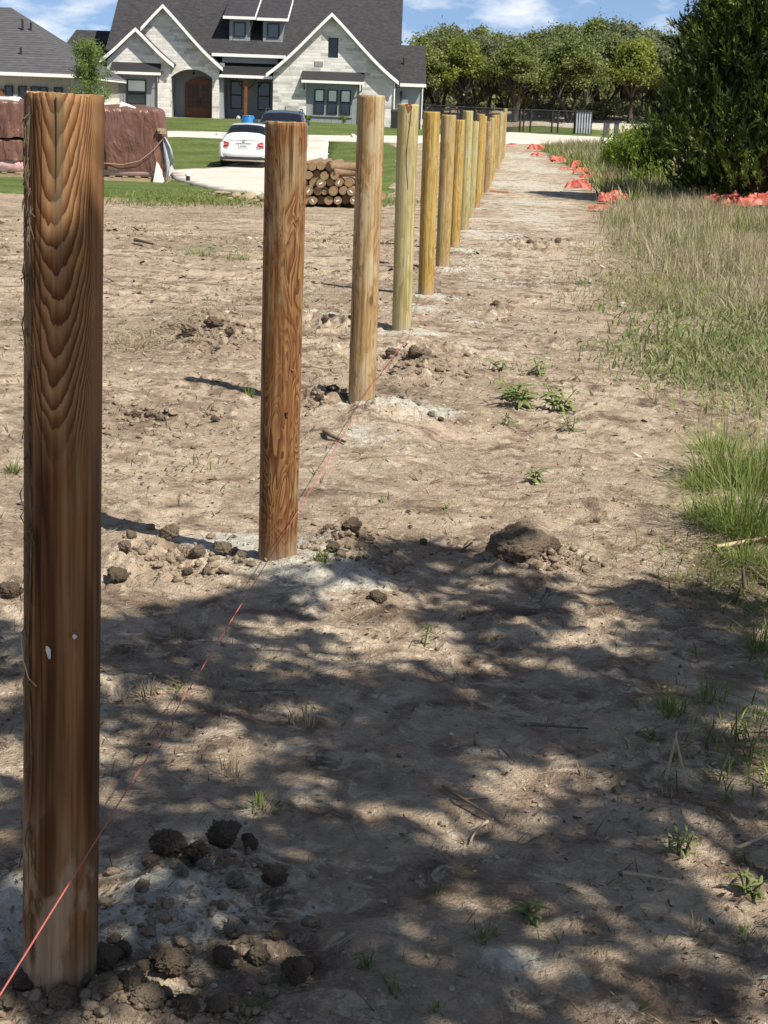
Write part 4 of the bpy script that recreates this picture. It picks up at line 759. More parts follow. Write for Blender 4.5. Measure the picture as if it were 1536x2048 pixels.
def carpaint(n, c, coat=.7):
    m = Mat(n); f = m.noise(m.co(), 3, 4); return m.fin(m.ramp(f, [(.3, tuple(a*.96 for a in c)), (.7, c)]), .35, None, 0, .4, **{'Coat_Weight': coat, 'Coat_Roughness': .05})
MT['white_paint'] = carpaint('white_paint', (.78, .79, .80)); MT['blue_paint'] = carpaint('navy_paint', (.035, .06, .11))
MT['red_lens'] = plain('red_lens', (.42, .012, .015), .12, .25, 14, spec=.6); MT['plate'] = plain('plate_white', (.6, .62, .62), .5, .15, 14); MT['bumper'] = plain('black_plastic', (.03, .03, .032), .6)
cg = G(486, 341)
CAR = (cg[0], cg[1]+.1, gz(cg[0], cg[1])+.09)
car = empty('white_sedan', CAR, 'white four door sedan parked on the driveway seen from behind', 'car')
# rear at y=0, nose at y=4.5
Gs = car_surface([(0.0, .30, .79, .80, .76, .94, .62), (.03, .27, .83, .83, .79, .965, .64), (.10, .24, .86, .85, .815, .98, .655), (.24, .22, .885, .87, .83, .99, .66), (.50, .20, .90, .89, .84, 1.01, .66), (.75, .19, .905, .91, .85, 1.12, .62), (1.15, .18, .905, .92, .86, 1.38, .58), (1.6, .18, .905, .92, .86, 1.47, .60), (2.4, .18, .905, .92, .86, 1.48, .60), (3.0, .18, .90, .90, .85, 1.26, .62), (3.5, .19, .895, .87, .82, 1.00, .70), (4.1, .22, .87, .80, .76, .88, .62), (4.45, .28, .74, .60, .62, .68, .5)], 97, 31)
bd = body(Gs, 'body', MT['white_paint'], car)
n2 = Gs.shape[1]; c = n2//2
patch(Gs, 42, 53, c-9, c+10, .006, 'rear_window', MT['car_glass'], car)
patch(Gs, 47, 74, 17, 24, .006, 'side_window', MT['car_glass'], car); patch(Gs, 47, 74, n2-24, n2-17, .006, 'side_window', MT['car_glass'], car)
for s in (1, -1):
    V = [(s*.52, -.012, .74), (s*.70, .04, .70), (s*.845, .24, .74), (s*.85, .34, .86), (s*.80, .12, .93), (s*.66, .02, .91), (s*.50, -.008, .86)]
    V2 = [(a, b+.10, c_) for a, b, c_ in V]; V = [(a, b-.05-(.03 if abs(a) > .8 else 0), c_-.02) for a, b, c_ in V]; V2 = [(a, b+.14, c_) for a, b, c_ in V]; n = 7
    tl = mk('tail_light', V+V2, [tuple(range(n))]+[(i, (i+1) % n, (i+1) % n+n, i+n) for i in range(n)], MT['red_lens'], car)
    MB().add([(s*.56, -.068, .78), (s*.68, -.034, .765), (s*.68, -.038, .80), (s*.56, -.070, .815)], [(0, 1, 2, 3)]).build('lamp_insert', plain('pale_lens', (.75, .45, .42), .2), tl)
    MB().tube([(s*.60, -.03, .33), (s*.60, .12, .33)], .045, 10).build('exhaust', MT['bumper'], car)
    wheel(car, s*.77, 1.0, .33, .23); wheel(car, s*.77, 3.65, .33, .23)
    MB().box(*(sorted((s*.93, s*1.05))), 2.75, 2.9, .93, 1.06).build('mirror', MT['white_paint'], car)
bp = MB(); bp.box(-.80, .80, -.045, .25, .27, .36); bp.build('rear_valance', MT['bumper'], car)
bmp = MB(); pr_ = [(-.02, .36), (-.075, .40), (-.085, .52), (-.06, .60), (.0, .635)]; bv = [(x, y+.10*abs(x/.8)**3*(1), z) for x in np.linspace(-.84, .84, 15) for y, z in pr_]; bmp.add(bv, [tuple(int(t) for t in f[::-1]) for f in grid_faces(15, 5)]); bmp.build('bumper', MT['white_paint'], car, True)
MB().tube([(-.62, -.004, .945), (0, -.012, .96), (.62, -.004, .945)], .012, 6).build('boot_lip', MT['white_paint'], car)
pl = MB().box(-.17, .17, -.025, .03, .655, .80).build('number_plate', MT['plate'], car)
MB().box(-.12, .10, -.030, -.0255, .71, .75).build('plate_marks', plain('plate_grey', (.25, .27, .30), .6, .6, 30), pl)
MB().box(-.26, .26, -.02, .04, .825, .85).build('trunk_handle', MT['alloy'], car)
em = MB(); em.tube([(0, .03, .90), (0, -.012, .90)], .042, 16); em = em.build('emblem', MT['dark_metal'], car)
e2 = MB(); e2.add([(0, -.014, .90), (.03, -.014, .90), (.021, -.014, .921), (0, -.014, .93)], [(0, 1, 2, 3)]).add([(0, -.014, .90), (-.03, -.014, .90), (-.021, -.014, .879), (0, -.014, .87)], [(0, 1, 2, 3)]); e2.build('emblem_blue', plain('emblem_blue', (.05, .15, .4), .4), em)
e2 = MB(); e2.add([(0, -.014, .90), (-.03, -.014, .90), (-.021, -.014, .921), (0, -.014, .93)], [(0, 1, 2, 3)]).add([(0, -.014, .90), (.03, -.014, .90), (.021, -.014, .879), (0, -.014, .87)], [(0, 1, 2, 3)]); e2.build('emblem_white', MT['white_trim'], em)
# navy SUV facing the camera behind it
sg_ = P(556, 300, 63.5)
SUV = (sg_[0], 63.5, gz(sg_[0], 63.5)+.09)
suv = empty('navy_suv', SUV, 'navy blue SUV parked nose towards the camera behind the white sedan', 'car')
Gv = car_surface([(0.0, .42, .80, .85, .74, .98, .66), (.15, .32, .93, 1.00, .90, 1.10, .74), (.9, .28, .98, 1.10, .94, 1.20, .78), (1.35, .28, .98, 1.14, .95, 1.25, .80), (1.75, .28, .98, 1.14, .95, 1.46, .76), (2.2, .28, .98, 1.14, .95, 1.64, .74), (3.2, .28, .98, 1.15, .95, 1.71, .75), (4.4, .30, .97, 1.15, .94, 1.68, .74), (4.85, .38, .90, 1.1, .88, 1.5, .7)], 89, 31)
body(Gv, 'body', MT['blue_paint'], suv)
n2 = Gv.shape[1]; c = n2//2
patch(Gv, 35, 52, c-10, c+11, .008, 'windshield', MT['car_glass'], suv)
patch(Gv, 46, 80, 17, 24, .006, 'side_window', MT['car_glass'], suv); patch(Gv, 46, 80, n2-24, n2-17, .006, 'side_window', MT['car_glass'], suv)
for s in (1, -1):
    MB().box(*sorted((s*.96, s*1.16)), 1.55, 1.72, 1.15, 1.32).build('mirror', MT['blue_paint'], suv)
    MB().tube([(s*.70, 2.3, 1.67), (s*.70, 2.5, 1.76), (s*.70, 4.0, 1.76), (s*.70, 4.2, 1.70)], .025, 6).build('roof_rail', MT['dark_metal'], suv)
    MB().box(*sorted((s*.55, s*.88)), -.01, .2, .86, .98).build('headlight', plain('clear_lens', (.55, .56, .57), .1, .1), suv)
    MB().box(*sorted((s*.18, s*.52)), 1.98, 2.02, 1.26, 1.40).build('head_rest', plain('seat_fabric', (.28, .26, .23), .8), suv)
    wheel(suv, s*.83, .95, .38, .25); wheel(suv, s*.83, 3.9, .38, .25)
MB().box(-.5, .5, -.02, .1, .62, .92).build('grille', MT['bumper'], suv)
MB().tube([(.0, 3.6, 1.71), (.0, 3.75, 1.84)], .02, 6).build('antenna', MT['dark_metal'], suv)

# ------------------------------------------------------------------ barrel, bin, path light, plank
q = P(496, 253, 72); q = (q[0], 72, gz(q[0], 72))
br = empty('blue_barrel', (q[0], 72, q[2]+.02), 'bright blue plastic barrel left of the navy SUV', 'barrel')
bp_ = MB(); zs = [(0, .27), (.05, .29), (.28, .30), (.30, .315), (.33, .30), (.60, .30), (.62, .315), (.65, .30), (.88, .29), (.93, .26)]
bp_.tube([(0, 0, z*1.05) for z, r in zs], [r*1.0 for z, r in zs], 24); bp_.build('drum', plain('blue_plastic', (.02, .16, .42), .4, .15, 4), br, True)
t = MB(); t.tube([(0, 0, .97), (0, 0, 1.0)], [.27, .25], 24); t.build('lid', plain('lid_blue', (.03, .20, .48), .4), br)
bn = empty('wheelie_bin', (P(791, 250, 92)[0], 92, gz(P(791, 250, 92)[0], 92)), 'black wheeled rubbish bin beside the right gable of the house', 'bin')
MB().hexa([(-.24, -.26, .06), (.24, -.26, .06), (.24, .26, .06), (-.24, .26, .06)], [(-.30, -.33, 1.0), (.30, -.33, 1.0), (.30, .33, 1.0), (-.30, .33, 1.0)]).build('bin_body', MT['bumper'], bn)
MB().hexa([(-.32, -.35, 1.003), (.32, -.35, 1.003), (.32, .36, 1.003), (-.32, .36, 1.003)], [(-.28, -.30, 1.09), (.28, -.30, 1.09), (.28, .34, 1.12), (-.28, .34, 1.12)]).build('lid', MT['dark_metal'], bn)
for s in (-1, 1): MB().tube([(s*.25-.04, .27, .1), (s*.25+.04, .27, .1)], .1, 14).build('wheel', MT['rubber'], bn)
q = P(376, 343, 38); q = (q[0], 38., gz(q[0], 38.)+.05)
pl_ = empty('path_light', q, 'small black path light with white cap on the lawn by the driveway', 'garden light')
MB().tube([(0, 0, -.1), (0, 0, .15)], .05, 12).build('stem', MT['dark_metal'], pl_); MB().tube([(0, 0, .151), (0, 0, .19), (0, 0, .22)], [.07, .07, .02], 14).build('cap', MT['white_trim'], pl_)
q = G(990, 388); o = MB().box(-.27, .27, -.06, .06, 0, .035).build('wooden_plank', plain('rough_plank', (.30, .19, .09), .85, .3, 12)); o.location = (q[0], q[1], gz(q[0], q[1])+.02); o.rotation_euler = (.05, .03, -.15); tag(o, 'short brown plank lying on chalky soil at the right of the posts', 'plank')

# ------------------------------------------------------------------ tarp covered pallets
def tarp_mat():
    m = Mat('brown_tarp'); o = m.co(); n = m.noise(o, 3, 5, .6); w = m.noise(m.map(o, (3.5, 3.5, 1.3)), 1, 4, .55, 1.2)
    c = m.ramp(n, [(.3, (.105, .048, .036)), (.7, (.175, .085, .062))])
    return m.fin(c, .36, m.bump(w, .9, .09), 0, .5)
MT['tarp'] = tarp_mat()
MT['pink_bag'] = plain('pink_bags', (.58, .36, .36), .7, .25, 5, .02); MT['tarp_grey'] = plain('silver_tarp_lining', (.36, .38, .41), .5, .15, 4); MT['white_wrap'] = plain('white_wrap', (.72, .70, .68), .5, .2, 5)
MT['pallet'] = plain('pallet_wood', (.36, .28, .18), .85, .25, 9)
def tarp_shell(sx, sy, h0, h1, seed, fold=.05, n=120, m=44, skew=0.):
    V = []; top = []
    for j in range(m):
        t = j/(m-1)
        for i in range(n):
            a = 2*math.pi*i/n; ca, sa = math.cos(a), math.sin(a); pw = .16
            x = sx*np.sign(ca)*abs(ca)**(2*pw); y = sy*np.sign(sa)*abs(sa)**(2*pw)
            f = fold*(vn2(a*5.0 if a < 6.2 else 0, t*1.2, seed)-.5)*2+fold*.7*math.sin(a*13+7*vn2(a*2, t*1.3, seed+1))*(.25+.75*(1-t))
            k = 1+f*(1-.3*t)*.55+(.10*(1-t) if False else .05*(1-t)); z = h0+(h1-h0)*t+.05*(vn2(a*3, seed, 5)-.5)*(1-t)
            if t > .93: k *= 1-.05*((t-.93)/.07)**2; 
            V.append((x*k+skew*t, y*k, z+.06*(vn2(x*3+9, y*3, seed+2)-.5)*t))
    F = [tuple(f) for f in grid_faces(m, n)]+[((j*n+n-1), j*n, (j+1)*n, (j+1)*n+n-1) for j in range(m-1)]
    for r in range(1, 7):
        s = 1-r/7*.999
        for i in range(n):
            x, y, z = V[(m-1)*n+i]; x = (x-skew)*s+skew; y *= s; V.append((x, y, z+.09*(1-s)+.07*(vn2(x*3.5, y*3.5, seed+4)-.5)))
    for r in range(6):
        a0 = (m-1+r)*n; F += [(a0+i, a0+(i+1) % n, a0+n+(i+1) % n, a0+n+i) for i in range(n)]
    return V, F
def pallet(root, sx, sy):
    for y in (-sy*.9, 0, sy*.9): MB().box(-sx, sx, y-.05, y+.05, 0, .09).build('pallet_runner', MT['pallet'], root)
    for i in range(6): x = -sx+.08+i*(2*sx-.16)/5; MB().box(x-.06, x+.06, -sy, sy, .093, .12).build('pallet_slat', MT['pallet'], root)
def bagrow(root, sx, sy, z0, z1, mat, seed):
    V = []; n = 60
    for j, t in enumerate(np.linspace(0, 1, 8)):
        for i in range(n):
            a = 2*math.pi*i/n; ca, sa = math.cos(a), math.sin(a); k = 1+.05*math.sin(math.pi*t)*1.5+.05*(vn2(a*6, t*4, seed)-.5)
            V.append((sx*np.sign(ca)*abs(ca)**.3*k, sy*np.sign(sa)*abs(sa)**.3*k, z0+(z1-z0)*t))
    F = [(j*n+i, j*n+(i+1) % n, (j+1)*n+(i+1) % n, (j+1)*n+i) for j in range(7) for i in range(n)]+[tuple(range(n))[::-1], tuple(range(7*n, 8*n))]
    mk('bag_stack', V, F, mat, root, True)
yt = 37.0; q = P(268, 352, yt)
ta = empty('tarped_pallet', (q[0], yt, gz(q[0], yt)+.06), 'pallet of pink bags under brown tarp with torn silver corner beside the nearest post', 'tarp pallet', 'pallets covered with brown tarps', rad(4))
pallet(ta, .82, .6); bagrow(ta, .74, .58, .121, .40, MT['pink_bag'], 3)
V, F = tarp_shell(.80, .62, .27, 1.63, 4, .085, skew=-.13); tp = mk('tarp', V, F, MT['tarp'], ta, True)
# torn flap with silver lining, white scraps, rope
fl = []; 
for j in range(10):
    for i in range(7):
        u, v = i/6, j/9; fl.append((.72+.04*(1-v)+.22*u*math.sin(math.pi*min(1, v*.95+.03))**.8, -.60-.05*u+.03*math.sin(u*9+v*5), .06+1.0*v))
f2 = [(x, y+.02, z) for x, y, z in fl]; mk('tarp_flap', fl+f2, [tuple(f) for f in grid_faces(10, 7)]+[tuple(int(a)+70 for a in f[::-1]) for f in grid_faces(10, 7)], MT['tarp_grey'], ta, True)
MB().add([(.50, -.70, .02), (.66, -.72, -.03), (.76, -.70, .04), (.64, -.66, .40), (.58, -.665, .48), (.55, -.68, .3)], [(0, 1, 2, 3, 4, 5)]).add([(.50, -.68, .02), (.66, -.70, -.03), (.76, -.68, .04), (.64, -.64, .40), (.58, -.645, .48), (.55, -.66, .3)], [(5, 4, 3, 2, 1, 0)]).build('wrap_scrap', MT['white_wrap'], ta)
MB().add([(.85, -.66, .15), (.98, -.67, .3), (.93, -.67, .42), (.86, -.66, .32)], [(0, 1, 2, 3)]).build('wrap_scrap', MT['white_wrap'], ta)
MB().tube([(-.65, -.68, .40), (-.2, -.70, .38), (.2, -.71, .48), (.5, -.71, .72), (.72, -.68, .98)], .009, 5).build('rope', plain('tan_rope', (.42, .29, .17), .8), ta)
MB().box(.60, .78, -.70, -.62, 1.16, 1.22).box(.66, .80, -.71, -.62, 1.10, 1.155).build('broken_board', MT['pallet'], ta)
tt = MB(); tt.add([(-.66, -.35, 1.66), (-.40, -.38, 1.66), (-.42, -.1, 1.74), (-.66, -.1, 1.74)], [(0, 1, 2, 3)]).build('top_sheet', MT['white_wrap'], ta)
MB().hexa([(-.30, -.35, 1.63), (.22, -.36, 1.58), (.2, -.1, 1.62), (-.3, -.1, 1.68)], [(-.28, -.32, 1.72), (.0, -.33, 1.69), (.1, -.1, 1.66), (-.28, -.1, 1.78)]).build('top_sheet', MT['white_wrap'], ta)
q = P(-18, 352, yt)
tb = empty('tarped_pallet', (q[0], yt, gz(q[0], yt)+.06), 'two tier brown tarp pallet with pink bags below, at the left edge of the photo', 'tarp pallet', 'pallets covered with brown tarps', rad(-3))
pallet(tb, .9, .6); bagrow(tb, .84, .58, .121, .42, MT['pink_bag'], 8)
V, F = tarp_shell(.88, .62, .38, .86, 9, .05); mk('lower_tarp', V, F, MT['tarp'], tb, True)
V, F = tarp_shell(.86, .60, .90, 1.72, 12, .07); mk('upper_tarp', V, F, MT['tarp'], tb, True)
MB().hexa([(-.5, -.4, 1.72), (.78, -.4, 1.70), (.78, .1, 1.74), (-.5, .1, 1.76)], [(-.5, -.36, 1.79), (.7, -.36, 1.77), (.7, .1, 1.80), (-.5, .1, 1.82)]).build('top_sheet', MT['white_wrap'], tb)

# ------------------------------------------------------------------ log pile
def log_mesh(seed, r=.073, L=2.3):
    n, m = 24, 14; V = []; F = []; mi = []
    for j in range(m):
        for i in range(n):
            a = 2*math.pi*i/n; rr = r*(1+.06*(vn2(math.cos(a)*1.5+seed*5, math.sin(a)*1.5+j*.15, seed)-.5)+.03*(vn2(a*6, j*.2, seed+1)-.5)); V.append((rr*math.cos(a), L*j/(m-1), rr*math.sin(a)))
    for j in range(m-1):
        for i in range(n): F.append((j*n+i, (j+1)*n+i, (j+1)*n+(i+1) % n, j*n+(i+1) % n)); mi.append(0)
    F += [tuple(range(n)), tuple(range((m-1)*n, m*n))[::-1]]; mi += [1, 1]
    return V, F, mi
def log_end():
    m = Mat('log_end'); x, y, z = m.sep(m.co()); r = m.ma('SQRT', m.ma('ADD', m.ma('MULTIPLY', x, x), m.ma('MULTIPLY', z, z)))
    n = m.noise(m.co(), 22, 4); w = m.ma('FRACT', m.ma('ADD', m.ma('MULTIPLY', r, 95), n))
    c = m.ramp(m.ma('ADD', m.ma('MULTIPLY', w, .4), m.ma('MULTIPLY', n, .6)), [(.25, (.16, .108, .058)), (.75, (.37, .265, .15))])
    c = m.mix(m.ss(r, .055, .072), c, (.14, .085, .045)); return m.fin(c, .85)
MT['log_end'] = log_end(); MT['log_side'] = plain('log_side', (.20, .135, .08), .85, .4, 18, .004)
yl = 25.6; lb_ = P(660, 404, yl)
rows = [(400, [640, 676, 715, 772, 830, 890, 950, 1005], 733), (382, [655, 690, 747, 805, 865, 925, 985], 670), (365, [655, 715, 775, 835, 900, 968], 612), (350, [640, 690, 745, 803, 868], 560), (334, [655, 712, 770, 830], 498)]
rn = ['bottom row', 'second row', 'third row', 'fourth row', 'top row']
gzl = gz(lb_[0], yl)
for ri, (py, xs, zy) in enumerate(rows):
    for k, zx in enumerate(xs):
        px = 420+zx/3.49; q = P(px, 190+zy/3.49, yl)
        V, F, mi = log_mesh(ri*9+k, .071+.007*math.sin(ri*5+k*2.3))
        o = mk('round_log', V, F, None, None, True, None, [MT['log_side'], MT['log_end']], mi)
        o.location = (q[0]+R.uniform(-.012, .012), yl+R.uniform(-.10, .14), max(q[2]+R.uniform(-.01, .01), gzl+.06)); o.rotation_euler = (R.uniform(-.01, .01), 0, R.uniform(-.03, .03)-.04)
        mark = (ri*7+k*3) % 5 in (0, 1) and ri < 3 or (ri == 4 and k == 3)
        tag(o, ('white tagged' if mark else 'round')+f' pine log, {ORD[k]} from left in the {rn[ri]} of the pile', 'log', 'round logs stacked behind the posts')
        if mark: a = R.uniform(0, 6.28); ca, sa = math.cos(a), math.sin(a); MB().add([(-.03*ca+.01*sa, -.004, -.03*sa-.01*ca), (.03*ca+.01*sa, -.004, .03*sa-.01*ca), (.03*ca-.01*sa, -.004, .03*sa+.01*ca), (-.03*ca-.01*sa, -.004, -.03*sa+.01*ca)], [(0, 1, 2, 3)]).build('tag', MT['white_trim'], o)
for px, py, az, el, L, lb in [(657, 334, -1.0, .02, .55, 'short log lying crosswise on the right end of the top row'), (664, 345, -.85, .03, .7, 'log slanting to the right across the fourth row of the pile'), (766, 392, .75, .10, 1.5, 'log slipped off the right end of the pile behind the third post'), (752, 404, .6, .02, 1.4, 'lowest log slipped off the right end of the pile')]:
    q = P(px, py, yl); V, F, mi = log_mesh(int(px), .072, L); o = mk('round_log', V, F, None, None, True, None, [MT['log_side'], MT['log_end']], mi)
    o.location = (q[0], yl-.02, max(q[2], gzl+.07)); o.rotation_euler = (el, 0, az); tag(o, lb, 'log', 'round logs stacked behind the posts')

# ------------------------------------------------------------------ orange plastic sheeting
def plastic():
    m = Mat('orange_plastic'); o = m.co(); n = m.noise(o, 9, 4); c = m.ramp(n, [(.3, (.46, .085, .06)), (.7, (.66, .19, .14))]); return m.fin(c, .45, m.bump(m.noise(o, 30, 3), .6, .01), 0, .4, .25)
MT['orange'] = plastic()
def crumple(w, d, h, seed, nx=56, ny=36):
    u, v = np.meshgrid(np.linspace(-1, 1, nx), np.linspace(-1, 1, ny)); x = u.ravel(); y = v.ravel()
    rd = 1-np.abs(2*fbm2(x*1.7+seed*3.3, y*1.7+seed, seed, 3)-1); e = np.clip(1-np.maximum(np.abs(x), np.abs(y))**4, 0, 1)
    rd = .55*rd+.45*vn2(x*2.2+seed, y*2.2, seed+21); z = h*(rd*.95+.55*vn2(x*1.3+seed, y*1.3, seed+5)+.16*vn2(x*6, y*6, seed+9)-.35)*(.35+.65*e); z = np.maximum(z, .005+.015*vn2(x*8, y*8, seed))
    ed = .28*(vn2(np.arctan2(y, x)*2.5+7, np.hypot(x, y)*1.2, seed+3)-.5)
    X = w/2*(x*(1+ed)+.16*(vn2(x*3, y*3, seed+11)-.5)); Y = d/2*(y*(1+ed)+.25*(vn2(x*3, y*3, seed+12)-.5)); i = np.arange(nx*ny).reshape(ny, nx)
    return np.stack([X, Y, z], 1), np.stack([i[:-1, :-1].ravel(), i[:-1, 1:].ravel(), i[1:, 1:].ravel(), i[1:, :-1].ravel()], 1)
for k, (px, py, wpx, hpx, lb) in enumerate([(1072, 303, 34, 16, 'faded orange plastic heap beyond the grass, farthest up the path but one'), (1076, 314, 26, 7, 'flat strip of orange plastic just in front of the farthest heap'), (1024, 293, 16, 8, 'small faded orange scrap beside the last posts'), (1117, 327, 30, 17, 'bright crumpled orange plastic at the grass edge, third heap up'), (1132, 340, 24, 6, 'flat orange strip left of an upright crumple on the path'), (1153, 340, 22, 19, 'upright orange crumple in the middle of the row of heaps'), (1164, 350, 34, 15, 'orange sheet with a raised left corner on the path'), (1187, 361, 48, 19, 'wide orange heap folded in two near the shrub'), (1156, 382, 48, 22, 'peaked orange plastic lying alone on the bare path'), (1217, 369, 38, 18, 'rounded orange heap touching the shrub grass'), (1246, 391, 32, 20, 'orange crumple half in the shade of the juniper'), (1228, 409, 60, 24, 'dark red plastic lying in the shade of the juniper'), (1214, 425, 66, 16, 'nearest flat orange sheet on the path at the grass edge'), (1448, 420, 88, 34, 'long low orange roll in the dry grass below the juniper'), (1516, 424, 90, 44, 'orange roll running out of the right edge of the photo'), (1520, 392, 44, 36, 'orange bundle behind the roll at the right edge')]):
    x, y, z = GP(px, py); s = y/FPX; V, F = crumple(wpx*s*1.05, max(.25, wpx*s*.7), hpx*s*1.05, k+2)
    o = mk('orange_sheet', V, F, MT['orange'], None, True); o.location = (x, y+.1, z+.01); tag(o, lb, 'plastic sheet', 'crumpled orange plastic along the path')

# ------------------------------------------------------------------ black fence, gate and utility boxes
yf = 101.
def zf(x): return gz(x, yf)
def fence_run(px0, px1, pts, label, dense):
    a = P(px0, 230, yf)[0]; b = P(px1, 230, yf)[0]; root = empty('metal_fence', (a, yf, zf(a)), label, 'fence'); org = np.array((a, yf, zf(a)))
    H_ = 1.42
    for px in pts: x = P(px, 230, yf)[0]; z = zf(x); MB(org).tube([(x, yf, z-.1), (x, yf, z+H_+.03)], .055, 8).build('fence_post', MT['dark_metal'], root)
    m = MB(org)
    xs = np.linspace(a, b, 12)
    m.tube([(x, yf+.0, zf(x)+H_) for x in xs], .03, 6).build('top_rail', MT['dark_metal'], root)
    MB(org).tube([(x, yf+.0, zf(x)+.06) for x in xs], .025, 6).build('bottom_rail', MT['dark_metal'], root)
    if dense is not None:
        m = MB(org)
        for x0, x1 in zip(xs[:-1], xs[1:]): m.add([(x0, yf+.03, zf(x0)+.07), (x1, yf+.03, zf(x1)+.07), (x1, yf+.03, zf(x1)+H_-.03), (x0, yf+.03, zf(x0)+H_-.03)], [(0, 1, 2, 3)])
        m.build('mesh_panel', dense, root)
def wire(name, cover):
    m = Mat(name); x, y, z = m.sep(m.geo()); a = m.ma('FRACT', m.ma('MULTIPLY', m.ma('ADD', x, z), 14)); b = m.ma('FRACT', m.ma('MULTIPLY', m.ma('SUBTRACT', x, z), 14))
    w = m.ma('MAXIMUM', m.ma('LESS_THAN', a, cover), m.ma('LESS_THAN', b, cover))
    p = m.n('ShaderNodeBsdfPrincipled', {'Base Color': (.03, .03, .032), 'Roughness': .6}); t = m.n('ShaderNodeBsdfTransparent')
    s = m.n('ShaderNodeMixShader', {0: w, 1: t.outputs[0], 2: p.outputs[0]}); m.t.links.new(s.outputs[0], m.out.inputs[0]); return m.m
wd, wl = wire('dense_wire', .28), wire('thin_wire', .13)
fence_run(846, 1012, [850, 900, 950, 1008], 'dark wire mesh fence behind the posts right of the house', wd)
fence_run(1013, 1045, [1041], 'short dense mesh fence section left of the double gate posts', wd)
fence_run(1048, 1152, [1048, 1062, 1105, 1117, 1150], 'open black fence with thin posts left of the slatted gate', wl)
ga = P(1152, 230, yf)[0]; gb = P(1184, 230, yf)[0]
gt = empty('slatted_gate', (ga, yf-.15, zf(ga)), 'white and black gate of upright slats at the right end of the fence', 'gate')
for i in range(6): x = (gb-ga)*(i+.5)/6; MB().box(x-.055, x+.045, 0, .03, .1, 1.45).build('slat', plain('pale_slat', (.42, .45, .52), .6), gt)
for i in range(7): x = (gb-ga)*i/6; MB().box(x-.03, x+.02, -.03, -.004, .02, 1.5).build('bar', MT['dark_metal'], gt)
MB().box(-.04, gb-ga+.03, -.06, -.031, 1.42, 1.5).build('top_rail', MT['dark_metal'], gt)
for px, w, lb in ((1213, .22, 'grey utility pedestal behind the green shrub, left of the pair'), (1233, .17, 'dark grey utility pedestal half hidden by yellow shrub tips, right of the pair')):
    x = P(px, 255, 62)[0]; z = gz(x, 62); r = empty('utility_pedestal', (x, 62, z), lb, 'utility box', 'utility boxes beyond the shrub')
    MB().box(-w/2, w/2, -w/2, w/2, -.05, 1.22 if w > .2 else 1.18).build('cabinet', plain('utility_grey', (.085, .095, .10), .6), r); MB().box(-w/2-.02, w/2+.02, -w/2-.02, w/2+.02, 1.223 if w > .2 else 1.183, 1.27).build('cap', MT['dark_metal'], r)
    if w > .2: MB().box(-.09, .09, -w/2-.012, -w/2-.002, .42, .62).build('label_plate', MT['white_trim'], r)
# ------------------------------------------------------------------ vegetation: leaves, crowns, trees
MT['bark'] = plain('oak_bark', (.055, .045, .036), .95, .4, 4, .02); MT['bark_red'] = plain('cedar_bark', (.12, .075, .05), .95, .35, 5, .02)
OAK = [leafmat('oak_leaf_%d' % i, s, .5, .45) for i, s in enumerate([
    [(.3, (.095, .125, .038)), (.5, (.205, .245, .08)), (.72, (.34, .385, .14))],
    [(.3, (.085, .112, .042)), (.5, (.185, .218, .086)), (.72, (.31, .34, .15))],
    [(.3, (.105, .14, .030)), (.5, (.235, .285, .06)), (.72, (.38, .425, .11))],
    [(.3, (.09, .11, .055)), (.5, (.20, .225, .12)), (.72, (.32, .345, .20))]])]
def quads(c, size, seed, aspect=.5, up=None):
    g = np.random.default_rng(seed); n = len(c)
    a = g.normal(size=(n, 3)); a /= np.linalg.norm(a, axis=1, keepdims=True)
    if up is not None: a = a*(1-up[1])+np.array(up[0])*up[1]; a /= np.linalg.norm(a, axis=1, keepdims=True)
    b = np.cross(a, g.normal(size=(n, 3))); b /= np.linalg.norm(b, axis=1, keepdims=True)
    s = np.asarray(size).reshape(-1, 1)*g.uniform(.6, 1.3, (n, 1)); 
    V = np.stack([c-a*s, c+b*s*aspect, c+a*s, c-b*s*aspect], 1).reshape(-1, 3)
    return V, np.arange(4*n).reshape(n, 4)
